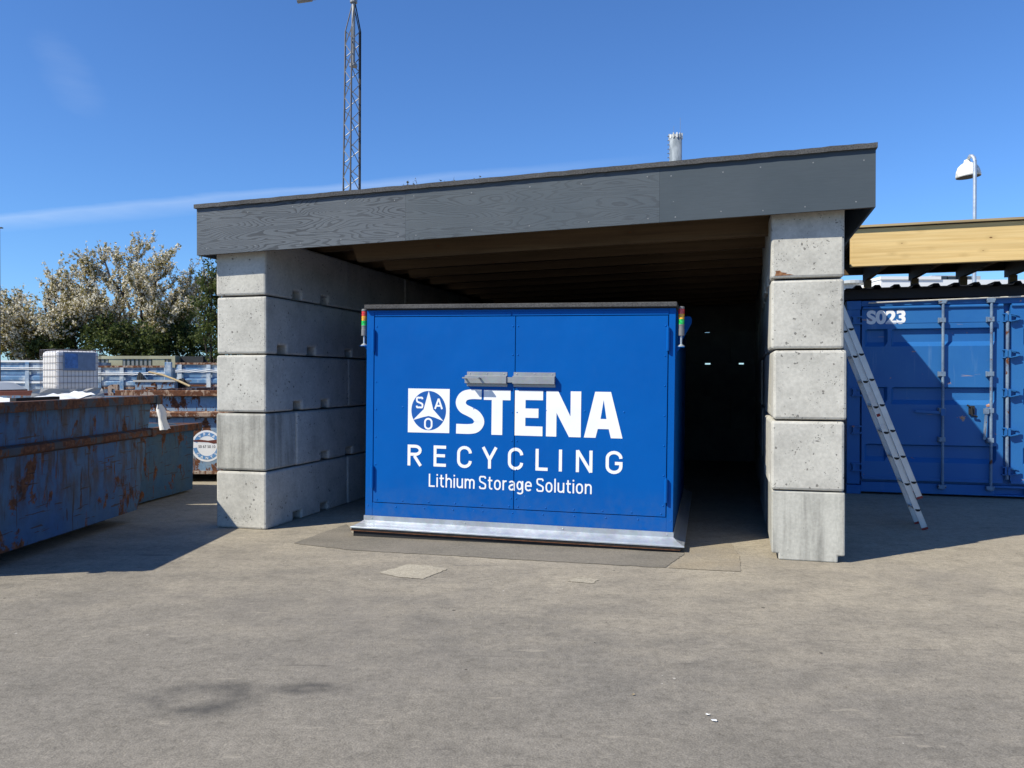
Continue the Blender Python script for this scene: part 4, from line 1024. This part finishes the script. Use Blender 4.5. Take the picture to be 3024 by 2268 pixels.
# rusty pale blue container with a round badge
YR = 12.1
rc = thing('hooklift_container', 'pale blue rusty open container with a round badge, behind the lower skip', 'container', (-5.85, YR, 0))
m = MB(); Wd = 2.55
m.box(0, Wd, 0, 4.6, .115, 1.275); m.build('body', M['pale_blue'], rc)
m = MB(); m.box(-.02, Wd+.02, -.09, .0, 1.276, 1.365); m.box(-.02, .06, 0, 4.6, 1.276, 1.365); m.box(Wd-.06, Wd+.02, 0, 4.6, 1.276, 1.365)
m.build('rim', M['pale_rim'], rc, bevel=.008)
m = MB(); m.prism([(-.001, .955), (-.085, .975), (-.085, 1.035), (-.001, 1.055)], 0, Wd, 'yz'); m.box(0, Wd, -.035, -.001, .118, .165); m.build('rib', M['pale_rim'], rc, bevel=.004)
def hook(x, z, h, w_=.13):
    m = MB(); m.prism([(x, z), (x, z+h), (x+w_*.3, z+h+.03), (x+w_, z+h+.03), (x+w_, z), (x+w_*.72, z), (x+w_*.72, z+h*.75), (x+w_*.4, z+h*.8), (x+w_*.35, z+h*.45), (x+w_*.55, z+h*.3), (x+w_*.55, z)], -.06, -.02, 'xz'); return m
hook(-.14, 1.28, .14, .15).build('side_hook', M['pale_rim'], rc); m = MB(); m.bar((.42, -.05, 1.40), (.58, -.05, 1.40), .03, .03); m.bar((.44, -.05, 1.365), (.44, -.05, 1.4), .03, .03); m.bar((.56, -.05, 1.365), (.56, -.05, 1.4), .03, .03); m.build('side_hook', M['rust_steel'], rc)
m = MB(); bxx, bzz = 1.305, .535
poly_flat(m, [(bxx+.235*cos(2*pi*k/40), bzz+.235*sin(2*pi*k/40)) for k in range(40)], -.003)
bd = m.build('badge', M['white_vinyl'], rc)
m = MB()
for k in range(40):
    a, b = 2*pi*k/40, 2*pi*(k+1)/40
    if k in (0, 1, 18, 19, 20, 39): continue
    r0, r1 = .150, .205; m.add([(bxx+r0*cos(a), -.0045, bzz+r0*sin(a)), (bxx+r1*cos(a), -.0045, bzz+r1*sin(a)), (bxx+r1*cos(b), -.0045, bzz+r1*sin(b)), (bxx+r0*cos(b), -.0045, bzz+r0*sin(b))], [(0, 1, 2, 3)])
m.build('badge_ring', M['badge_blue'], bd)
m = MB()
for word, mid, inv in (('VPAA', 90, 0), ('CANTS', 270, 1)):
    for k, ch in enumerate(word):
        an = mid+(k-(len(word)-1)/2)*24*(1 if inv else -1); vs, fs = glyph_mesh(ch, 0, .03); hx_ = max(v.x for v in vs)/2
        th = radians(an-90 if not inv else an+90); r0 = .158 if not inv else .198
        m.add([(bxx+r0*cos(radians(an))+cos(th)*(v.x-hx_)*.055-sin(th)*v.y*.055, -.0055, bzz+r0*sin(radians(an))+sin(th)*(v.x-hx_)*.055+cos(th)*v.y*.055) for v in vs], fs)
m.build('lettering', M['white_vinyl'], bd)
m = MB()
put_text(m, '50 67 50 10', bxx-.125, bxx+.125, bzz-.03, bzz+.012, -.0045, 0); m.build('lettering', M['dark_steel'], bd)
m = MB(); poly_flat(m, [(bxx-.22, bzz+.085), (bxx-.1, bzz+.095), (bxx+.02, bzz+.08), (bxx+.19, bzz+.10), (bxx+.17, bzz+.02), (bxx+.14, bzz+.04), (bxx+.1, bzz+.035), (bxx+.02, bzz+.055), (bxx-.08, bzz+.06), (bxx-.2, bzz+.065)], -.006); m.build('rust_tear', M['red_skip'], bd)

# rust-red container behind the scrap
m = MB()
rd = thing('waste_skip', 'rust-red skip showing only its rim beyond the scrap skip', 'skip', (0, 0, 0))
pA, pB = at(-120, 1160, 12.0), at(158, 1152, 12.3)
m.hexa([(pA.x-1, pA.y, 0), (pB.x, pB.y, 0), (pB.x, pB.y+2, 0), (pA.x-1, pA.y+2, 0), (pA.x-1, pA.y, pA.z-.08), (pB.x, pB.y, pB.z-.08), (pB.x, pB.y+2, pB.z-.08), (pA.x-1, pA.y+2, pA.z-.08)]); m.build('body', M['red_skip'], rd)
m = MB(); m.bar((pA.x-1, pA.y-.03, pA.z-.04), (pB.x+.05, pB.y-.03, pB.z-.04), .12, .08); m.build('rim', M['red_skip'], rd, bevel=.005)
rb = thing('machine_box', 'red-brown steel box with grey sloping lid at photo edge', 'box', at(-95, 1172, 14.0))
m = MB(); m.box(-.6, .55, 0, .8, -1.2, .12); m.build('body', M['red_skip'], rb)
m = MB(); m.prism([(-.62, .121), (.56, .121), (.30, .24), (-.62, .33)], -.02, .8, 'xz'); m.build('lid', M['grey_unit'], rb)

# caged liquid tanks, one on another
def ibc(loc, rz, label, group):
    t_ = thing('caged_tank', label, 'tank', loc, rz, group)
    m = MB(); W_, D_, H_ = 1.16, .96, .98
    m.box(-W_/2, W_/2, -D_/2, D_/2, .15, .15+H_); m.build('bottle', M['ibc'], t_, bevel=.11, seg=4)
    m = MB(); m.box(-.6, .6, -.5, .5, 0, .03)
    for x in (-.55, 0, .55): m.box(x-.05, x+.05, -.5, .5, .03, .13)
    m.box(-.6, .6, -.5, .5, .13, .15); m.build('pallet', M['galv'], t_)
    m = MB(); r = .0048
    for i in range(13):
        x = -.6+1.2*i/12
        for y in (-.505, .505): m.tube([(x, y, .15), (x, y, 1.16)], r, 5)
        m.tube([(x, -.505, 1.16), (x, .505, 1.16)], r, 5) if i in (0, 4, 8, 12) else None
    for i in range(11):
        y = -.505+1.01*i/10
        for x in (-.605, .605): m.tube([(x, y, .15), (x, y, 1.16)], r, 5)
    for k in range(7):
        z = .17+.165*k; z = min(z, 1.16)
        m.tube([(-.605, -.505, z), (.605, -.505, z), (.605, .505, z), (-.605, .505, z), (-.605, -.505, z)], r*1.15, 5)
    m.build('cage', M['cage'], t_)
    m = MB(); m.box(-.42, .45, -.525, -.512, .64, 1.10); pl = m.build('placard', M['placard'], t_)
    m = MB(); m.box(-.37, -.03, -.528, -.5255, .70, 1.06); m.build('placard_print', M['placard_blue'], pl)
    m = MB(); m.tube_profile((0, 0, 1.13), [(.11, 0), (.11, .05), (.09, .055)], 14); m.build('lid', M['black'], t_)
    return t_
pI = at(209, 1114, 22.9)
ib = ibc((pI.x, pI.y, 1.03), radians(51.5), 'white plastic tank in wire cage, blue-grey placard on it, above the scrap skip', 'caged tanks'); ib.scale = (1, 1, 1.115)
ib = ibc((pI.x, pI.y, 0), radians(51.5), 'lower white caged tank that carries the upper one', 'caged tanks'); ib.scale = (1, 1, .885)

# long pale blue open containers in the row behind
def long_cont(label, x0, x1, y, zt, seed):
    c = thing('open_container', label, 'container', (x0, y, 0), 0, 'sun-bleached blue containers'); L = x1-x0
    m = MB(); m.prism([(0, .15), (0, zt-.62), (-.05, zt-.55), (-.05, zt-.45), (.02, zt-.38), (.02, zt-.22), (-.03, zt-.2), (-.03, zt-.10), (0, zt-.08), (0, zt), (1.0, zt), (1.0, .15)], 0, L, 'yz'); m.build('body', M['sky_blue'], c)
    m = MB(); m.box(-.02, L+.02, -.07, 0, zt+.001, zt+.06); m.box(0, L, -.05, -.0, zt-.66, zt-.60); m.build('rim', M['pale_rim'] if seed else M['white_wall'], c)
    for i in range(4):
        x = .12+(L-.24)*i/3
        m = MB(); m.box(x-.06, x+.06, -.085, -.051, .15, zt-.001); m.build('stake', M['sky_blue'], c)
    for k in range(2):
        m = MB(); z = zt-.16-.05*k; pts = [(L*i/14, -.10, z-.02*abs(sin(i*1.7+seed))) for i in range(15)]; m.tube(pts, .012, 5); m.build('net_rope', M['white_wall'], c)
    return c
p0, p1 = at(-300, 1063, 25.5), at(282, 1063, 25.5)
long_cont('pale blue sunlit container ending behind the caged tank', p0.x, p1.x, 25.5, 2.03, 0)
p0, p1 = at(286, 1078, 25.2), at(505, 1078, 25.2)
long_cont('pale blue container with thin rusty rim below the khaki container', p0.x, p1.x, 25.2, 1.86, 2)
p0, p1 = at(522, 1072, 24.5), at(800, 1072, 24.5)
long_cont('pale blue container with brown rim meeting concrete wall edge', p0.x, p1.x, 24.5, 1.94, 1)
m = MB(); p = at(512, 1072, 24.9); m.box(p.x-.10, p.x+.10, p.y-.4, p.y-.3, 0, p.z+.02); tag(m.build('steel_post', M['sky_blue'], bevel=.01), 'square pale blue steel post between two long containers', 'post')
# smaller box and tarpaulin between them
p = at(457, 1130, 17.0)
sb = thing('equipment_box', 'small pale blue steel box with grey lid beyond the rusty rim', 'box', (p.x, 17.0, 0))
m = MB(); m.box(-.41, .41, 0, .8, 0, 1.46); m.box(-.02, .02, -.015, 0, .6, 1.44); m.build('body', M['pale_blue'], sb); m = MB(); m.box(-.44, .44, -.03, .84, 1.461, 1.50); m.build('lid', M['grey_panel'], sb)
def tarp(label, px0, px1, pyt, Y, seed):
    rr = random.Random(seed); a, b = at(px0, pyt, Y), at(px1, pyt, Y); m = MB(); N = 9; vs = []
    for j in range(6):
        for i in range(N+1):
            f = i/N; hh = a.z*(.55+.45*sin(pi*min(1, max(0, f*.9+.08)))**.6)
            vs.append((a.x+(b.x-a.x)*f+rr.uniform(-.03, .03), Y-.15*j*0+(.3 if j > 3 else 0)*(j-3)-.0+rr.uniform(-.04, .04), hh*(j/3. if j < 4 else 1-.1*(j-3))+rr.uniform(-.02, .02)))
    m.add(vs, [(j*(N+1)+i, j*(N+1)+i+1, (j+1)*(N+1)+i+1, (j+1)*(N+1)+i) for j in range(5) for i in range(N)])
    return tag(m.build('tarpaulin', M['black']), label, 'tarpaulin')
tarp('black tarpaulin heaped beside the small blue box under a pale stick', 505, 570, 1116, 17.2, 2)
tarp('low black tarpaulin spread behind the rusty container rim', 420, 612, 1143, 15.5, 4)
tarp('small black bundle lying on the small blue steel box', 398, 435, 1100, 17.6, 6)
m = MB(); m.tube([at(440, 1099, 16.6), at(480, 1107, 16.4), at(530, 1126, 16.2), at(562, 1141, 16.0)], .022, 6); tag(m.build('bent_stick', M['board']), 'long pale bent stick lying across the black tarpaulin', 'stick')
# khaki ribbed container and black hoarding further back
p0, p1 = at(150, 1052, 26.6), at(518, 1052, 26.6)
kc = thing('shipping_container', 'khaki ribbed container showing its top edge below the hedge', 'container', (p0.x, 26.6, 0))
L = p1.x-p0.x; zt = at(0, 1051, 26.6).z
m = MB(); m.box(0, L, .06, .9, .1, zt-.02); m.box(0, L, -.02, .06, zt-.1, zt); m.box(0, .1, -.02, .06, .1, zt-.1); m.box(L-.12, L, -.02, .06, .1, zt-.1)
m.box(1.9, 2.35, 0, .06, .1, zt-.1); m.box(L-.75, L-.35, 0, .06, .1, zt-.1); m.build('body', M['olive'], kc)
m = MB()
for i in range(int(L/.14)):
    x = .12+.14*i
    if x < L-.2: m.box(x, x+.075, .01, .0599, .1, zt-.101)
m.build('side_ribs', M['olive_shadow'], kc)
p0, p1 = at(524, 1054, 27), at(900, 1054, 27)
hb = thing('hoarding', 'low black hoarding panels behind containers at foot of the trees', 'fence', (p0.x, 27, 0)); L = p1.x-p0.x; zt = p0.z+.02
m = MB(); m.box(0, L, 0, .04, 0, zt); m.build('panel', M['hoarding'], hb)
for i in range(6): m = MB(); m.box(i*L/5-.03, i*L/5+.03, -.05, -.001, 0, zt+.03); m.build('post', M['hoarding'], hb)

# ------------------------------------------------------------------ mast, chimney, lamps, far hall
YM = 20.0; pm = at(1030, 1114, YM)
ms = thing('lattice_mast', 'tall slim triangular lattice mast rising behind the shed roof', 'mast', (pm.x, YM, 0))
pt = lambda px, py: at(px, py, YM)-Vector((pm.x, YM, 0))
ztop = pt(0, 92).z; zfull = 12.0
def leg(i, z):
    k = z/ztop; wb, wt = .265, .195; r = wb+(wt-wb)*k; a = radians(-90+120*i+8); return Vector((r*cos(a)+.10*k, r*sin(a), z))
for i in range(3):
    m = MB(); m.tube([leg(i, 0), leg(i, ztop)], .021, 8); m.tube([leg(i, ztop), Vector((.13+.02*cos(2.1*i), .02*sin(2.1*i), ztop+.68))], .014, 6); m.build('leg', M['mast'], ms)
m = MB(); nz_ = int(ztop/.32)
for i in range(3):
    for k in range(nz_):
        z0, z1 = ztop*k/nz_, ztop*(k+1)/nz_; a, b = (i, (i+1) % 3) if k % 2 == 0 else ((i+1) % 3, i)
        m.tube([leg(a, z0), leg(b, z1)], .012, 5, cap=False)
m.build('lattice', M['mast_light'], ms)
m = MB(); m.tube([(.12, 0, ztop-.9), (.14, 0, ztop+2.0)], .045, 10); m.tube_profile((.125, 0, ztop-.9), [(.10, 0), (.10, .06)], 10); m.tube_profile((.135, 0, ztop+.66), [(.09, 0), (.09, .07)], 10); m.build('top_tube', M['mast_light'], ms)
m = MB(); m.tube([leg(1, 0)+Vector((.03, 0, 0)), leg(1, ztop*.3)+Vector((.045, 0, 0)), leg(1, ztop*.62)+Vector((.028, 0, 0)), leg(1, ztop)+Vector((.03, 0, 0)), (.17, 0, ztop+.66)], .015, 5); m.build('cable', M['black'], ms)
zc_ = pt(0, 3).z
m = MB(); a = pt(880, 6); b = pt(1140, -22)
m.tube([(a.x+.3, 0, zc_+.03), (b.x, 0, zc_+.16)], .03, 8); m.build('cross_arm', M['mast_light'], ms)
m = MB(); m.tube([(a.x, 0, zc_-.02), (a.x+.36, 0, zc_+.03)], .075, 12); m.tube([(a.x+.36, 0, zc_+.03), (a.x+.46, 0, zc_+.04)], .05, 10); m.build('floodlight', M['mast_light'], ms)
m = MB(); m.tube([(b.x-.3, 0, zc_+.13), (b.x, 0, zc_+.10)], .075, 12); m.build('floodlight', M['mast_light'], ms)

YK = 80.0; pc = at(1994, 487, YK)
ck = thing('chimney', 'grey steel chimney with antennas round its top behind the shed', 'chimney', (pc.x, YK, 0)); zt = at(0, 410, YK).z; r = 18.2/F_PX*YK
m = MB(); m.tube_profile((0, 0, 0), [(r*1.05, 0), (r, zt)], 28); m.build('stack', M['chimney'], ck, smooth=True)
m = MB(); m.tube_profile((0, 0, zt), [(r*1.06, 0), (r*1.06, .25), (r*.9, .26)], 20); m.build('collar', M['grey_unit'], ck)
rr = random.Random(2)
for i in range(12):
    a = 2*pi*i/12; m = MB(); h = rr.uniform(.28, .62); m.box(-.07, .07, -.06, .06, 0, h); o = m.build('antenna', M['white_wall'] if i % 2 else M['grey_unit'], ck); o.location = (r*1.02*cos(a), r*1.02*sin(a), zt-.1); o.rotation_euler = (0, 0, a)
m = MB(); m.tube([(r*.75, 0, zt), (r*.75, 0, zt+2.0)], .014, 5); m.tube([(-r*.3, 0, zt), (-r*.3, 0, zt+1.2)], .014, 5); m.build('whip_antenna', M['mast_light'], ck)
m = MB(); 
for i in range(30): m.box(-r-.20, -r-.02, -.12, .12, zt-12+.42*i, zt-11.98+.42*i)
m.build('ladder_cage', M['chimney'], ck)

YS = 22.0; ps = at(2876, 1114, YS)
sl = thing('street_lamp', 'galvanised street lamp with speckled white bell shade above the timber canopy', 'street lamp', (ps.x, YS, 0))
q = lambda px, py: at(px, py, YS)-Vector((ps.x, YS, 0))
z1 = q(0, 478).z; ztp = q(0, 456).z
m = MB(); m.tube([(0, 0, 0), (0, 0, z1)], [.055, .046], 12)
m.tube([(0, 0, z1), (-.005, .03, z1+.10), (-.02, .10, ztp-.03), (-.02, .20, ztp), (.0, .32, ztp-.05), (.03, .37, ztp-.16)], .046, 10); m.build('pole', M['galv'], sl)
cS = q(2857, 514); m = MB(); R2 = .315
m.tube_profile((0, 0, 0), [(R2, 0), (R2*1.0, .05), (R2*.93, .17), (R2*.78, .28), (R2*.5, .36), (R2*.28, .40), (R2*.22, .47)], 20)
sh = m.build('lamp_shade', M['lamp_white'], sl, smooth=True); sh.location = (.033, .37, cS.z); sh.rotation_euler = (0, radians(-5), 0)
m = MB(); m.tube_profile((0, 0, -.008), [(R2*.97, 0), (R2*.97, .006)], 20); uo = m.build('diffuser', M['dark_steel'], sl); uo.location = (.033, .37, cS.z); uo.rotation_euler = (0, radians(-5), 0)

p = at(0, 675, 24); lp_ = thing('lamp_post', 'thin dark post standing beyond the trees at the photo edge', 'post', (p.x, 24, 0))
m = MB(); m.tube([(0, 0, 0), (0, 0, p.z)], .022, 8); m.build('pole', M['mast'], lp_); m = MB(); m.box(-.06, .09, -.05, .05, p.z, p.z+.03); m.build('cap', M['mast'], lp_)

YH = 60.0; hA = at(2560, 824, YH)
hall = thing('industrial_hall', 'white clad hall with rooftop units seen through gap above blue container', 'building', (hA.x, YH, 0)); zt = hA.z
m = MB(); m.box(1.0, 12.5, 0, 30, 0, zt-.05); m.build('wall', M['white_wall'], hall)
m = MB(); m.box(.95, 5.4, -.1, 30, zt-.05, zt+.18); m.build('parapet', M['white_wall'], hall)
m = MB(); x = at(2548, 0, YH).x-hA.x; m.tube_profile((x+.0, 2, 0), [(.55, 0), (.55, zt-.2), (.95, zt-.15), (.95, zt+.05), (.6, zt+.12)], 18); m.build('vent_cowl', M['grey_unit'], hall)
for px, w_, h in ((2800, 1.0, .32), (2835, 1.1, .25), (2870, .9, .28)):
    x = at(px, 0, YH).x-hA.x; m = MB(); m.box(x-w_, x+w_, .5, 3, zt-.05, zt+h); u = m.build('roof_unit', M['grey_unit'], hall)
    m = MB(); m.box(x-w_*.7, x+w_*.2, .44, .5, zt+.02, zt+h-.06); m.build('louvre', M['glass_dark'], u)

# ------------------------------------------------------------------ trees
def leaf_quad(m, p, s, rr, mi, nrm=None):
    d = Vector((rr.gauss(0, 1), rr.gauss(0, 1), rr.gauss(0, 1))).normalized(); u = d.orthogonal().normalized(); a = rr.uniform(0, 6.28)
    v = d.cross(u); u, v = u*cos(a)+v*sin(a), v*cos(a)-u*sin(a)
    w_ = s*rr.uniform(.45, .8)
    m.add([p-u*s*.5-v*w_*.25, p+v*w_*.5*-.8+u*0, p+u*s*.5, p+v*w_*.5], [(0, 1, 2, 3)], mi)
def cherry(label, base, limbs, seed, tr=.16, dens=1.0, nsub=7, tw=7):
    """limbs: end points relative to base"""
    rr = random.Random(seed); t_ = thing('cherry_tree', label, 'tree', base, 0, 'blossoming cherry trees'); w = MB(); c = MB()
    fork = Vector((0, 0, limbs[0].z*.22+.5)); w.tube([(0, 0, 0), fork*.5+Vector((.05, 0, 0)), fork], [tr*1.25, tr, tr*.85], 8)
    def poly(a, b, r0, r1, jit, n=5, sag=0):
        pts = [a]; L = (b-a).length
        for i in range(1, n+1):
            f = i/n; q_ = a.lerp(b, f)+Vector((rr.gauss(0, jit), rr.gauss(0, jit), rr.gauss(0, jit)+sag*sin(pi*f)))*L*(1 if i < n else 0)
            pts.append(q_)
        w.tube(pts, [r0+(r1-r0)*i/n for i in range(n+1)], 5, cap=False); return pts
    def twig(a, d, L):
        n = 4; pts = [a]; dd = d.normalized()
        for i in range(n):
            dd = (dd+Vector((rr.gauss(0, .12), rr.gauss(0, .12), .10))).normalized(); pts.append(pts[-1]+dd*L/n)
        w.tube(pts, [.007, .006, .005, .004, .003], 4, cap=False)
        k = int(L*46*dens)
        for i in range(k):
            f = (i+rr.random())/k*.97+.03; j = min(int(f*n), n-1); p_ = pts[j].lerp(pts[j+1], f*n-j)
            clump = .5+.5*sin(f*L*16+rr.random()*.7)
            if rr.random() > .10+.62*clump: continue
            for _ in range(3 if rr.random() < .7 else 2):
                o_ = Vector((rr.gauss(0, .035), rr.gauss(0, .035), rr.gauss(0, .035)))
                leaf_quad(c, p_+o_, rr.uniform(.06, .13), rr, 0 if rr.random() < .60 else 1)
    for e in limbs:
        lb = poly(fork, e, tr*.6, .03, .05, 6, .05)
        for i in range(nsub):
            f = .30+.70*(i+rr.random()*.7)/nsub; j = min(int(f*6), 5); a = lb[j].lerp(lb[j+1], f*6-j)
            out = Vector((a.x, a.y*1.0, 0)); out = out.normalized() if out.length > .1 else Vector((1, 0, 0))
            d = (out*.8+(e-fork).normalized()*.7+Vector((rr.gauss(0, .7), rr.gauss(0, .7), rr.uniform(-.15, .75)))).normalized(); L = rr.uniform(.7, 1.35)
            sb_ = poly(a, a+d*L, .018, .009, .06, 4)
            for k in range(tw):
                f2 = .2+.8*rr.random(); j2 = min(int(f2*4), 3); a2 = sb_[j2].lerp(sb_[j2+1], f2*4-j2)
                twig(a2, d*.7+Vector((rr.gauss(0, .6), rr.gauss(0, .6), rr.uniform(-.1, .9))), rr.uniform(.35, .85))
        twig(lb[-1], e-fork, .8); twig(lb[-1], e-fork+Vector((.4, 0, .3)), .6)
    w.build('trunk', M['bark'], t_); c.build('crown', [M['blossom'], M['young_leaf']], t_)
    return t_
YT1 = 30.0
def rel(base, pts, Y, dy=0): return [at(a, b, Y+c)-Vector(base) for a, b, c in pts]
b1 = (at(400, 0, YT1).x, YT1, 0)
cherry('taller blossoming cherry tree with spiky upright twigs, behind the containers', b1, rel(b1, [(310, 770, 0), (390, 770, .8), (455, 815, -.5), (270, 845, 0), (520, 865, .5), (550, 925, -.2), (235, 900, -.8), (430, 860, -1.2), (350, 870, 1.2), (330, 940, -1.2), (480, 945, -1.0), (575, 860, .6)], YT1), 3, .15, 1.2, 10, 11)
b2 = (at(130, 0, YT1-1).x, YT1-1, 0)
cherry('lower spreading cherry tree, thinner blossom, at the photo edge', b2, rel(b2, [(150, 880, 0), (60, 900, .5), (215, 885, 0), (10, 925, 0), (180, 950, -1), (90, 960, -1), (-40, 960, 0), (240, 950, -.8), (40, 990, -1.2)], YT1-1), 7, .13, 1.15, 10, 10)
def bush(name, label, Y, blobs, n, seed, mats, size=(.07, .14), group=None, cat='bush'):
    rr = random.Random(seed); x0 = at(blobs[0][0], 0, Y).x; t_ = thing(name, label, cat, (x0, Y, 0), 0, group); c = MB(); w = MB()
    tot = sum(b[2]*b[3] for b in blobs)
    for px, py, rx_, rz_ in blobs:
        ctr = at(px, py, Y)-Vector((x0, Y, 0)); k = int(n*rx_*rz_/tot)
        for i in range(5):
            w.tube([(ctr.x*.4+rr.gauss(0, .15), rr.gauss(0, .15), 0), (ctr.x*.8+rr.gauss(0, .2), rr.gauss(0, .2), ctr.z*.6), (ctr.x+rr.gauss(0, rx_*.5), rr.gauss(0, .3), ctr.z+rr.uniform(0, rz_*.95))], [.035, .022, .008], 5, cap=False)
        # leaf sprays
        ns = max(12, k//26)
        for s_ in range(ns):
            a, u_, rad = rr.uniform(0, 6.28), rr.uniform(-1, 1), rr.random()**.45
            h = sqrt(1-u_*u_); p_ = ctr+Vector((rx_*rad*h*cos(a), .8*rad*h*sin(a), rz_*rad*u_))
            d = Vector((rr.gauss(0, 1), rr.gauss(0, 1), rr.gauss(.5, .8))).normalized(); L = rr.uniform(.2, .55)
            for q_ in range(26):
                f = rr.random(); leaf_quad(c, p_+d*L*f+Vector((rr.gauss(0, .06), rr.gauss(0, .06), rr.gauss(0, .06))), rr.uniform(*size), rr, 0 if rr.random() < .62 else 1)
    w.build('stem', M['bark'], t_); c.build('foliage', mats, t_)
    return t_
GL = [M['green_leaf'], M['mid_leaf']]; BL = [M['young_leaf'], M['green_leaf']]
bush('hedge_bush', 'dark green bush under the taller cherry, right of the caged tank top', 28.0, [(330, 1010, 1.0, .75), (420, 1020, .8, .7)], 6500, 1, GL, group='hedge bushes along the yard edge')
bush('hedge_bush', 'dark green bush beneath the cherry, between caged tank and photo edge', 28.2, [(200, 1005, .9, .7), (140, 1030, .6, .5)], 5000, 2, GL, group='hedge bushes along the yard edge')
bush('hedge_bush', 'brownish twiggy bush below the lower cherry at the photo edge', 28.5, [(50, 1010, 1.0, .75), (-30, 960, .8, .9), (110, 1040, .7, .4)], 6000, 5, BL, group='hedge bushes along the yard edge')
bush('hedge_bush', 'lighter green bush with bare twigs, close to concrete wall corner', 29.0, [(530, 985, .9, .95), (480, 1030, .8, .6), (575, 1020, .7, .7)], 7000, 3, GL, group='hedge bushes along the yard edge')
bush('leafy_tree', 'green leafy tree partly hidden behind the concrete wall and fascia', 26.0, [(640, 950, .75, .95), (625, 860, .45, .6), (690, 870, .8, 1.0), (640, 800, .25, .35), (700, 1010, .9, .8)], 8000, 4, GL[::-1], cat='tree')

# ------------------------------------------------------------------ small litter
def litter(x, y, s, seed, label, mat):
    rr = random.Random(seed); m = MB(); vs = []
    for i in range(7):
        a = 2*pi*i/7; q_ = s*rr.uniform(.5, 1); vs.append((q_*cos(a)*1.3, q_*sin(a)*.8, .006+rr.uniform(0, s*.35)))
    vs.append((0, 0, s*.45)); m.add(vs, [(i, (i+1) % 7, 7) for i in range(7)])
    o = m.build('paper_scrap', mat); o.location = (x, y, .0); return tag(o, label, 'litter')
def gp(px, py):
    d = Vector(((px-1512)/F_PX, 1, (1134-py)/F_PX-PITCH)); k = -CAM_H/d.z; return d.x*k, d.y*k
litter(*gp(2111, 2135), .015, 1, 'crumpled white paper scrap on the asphalt in foreground', M['bag'])
litter(*gp(2092, 2117), .010, 2, 'tiny white speck beside the crumpled paper scrap', M['white_sheet'])
litter(*gp(1871, 2057), .010, 3, 'small pale wood chip on asphalt near paper scrap', M['board'])
litter(*gp(2428, 1934), .010, 4, 'small dark rubber scrap on the asphalt', M['black'])
litter(*gp(1757, 1903), .006, 6, 'small dark chip on asphalt below the right door', M['black'])
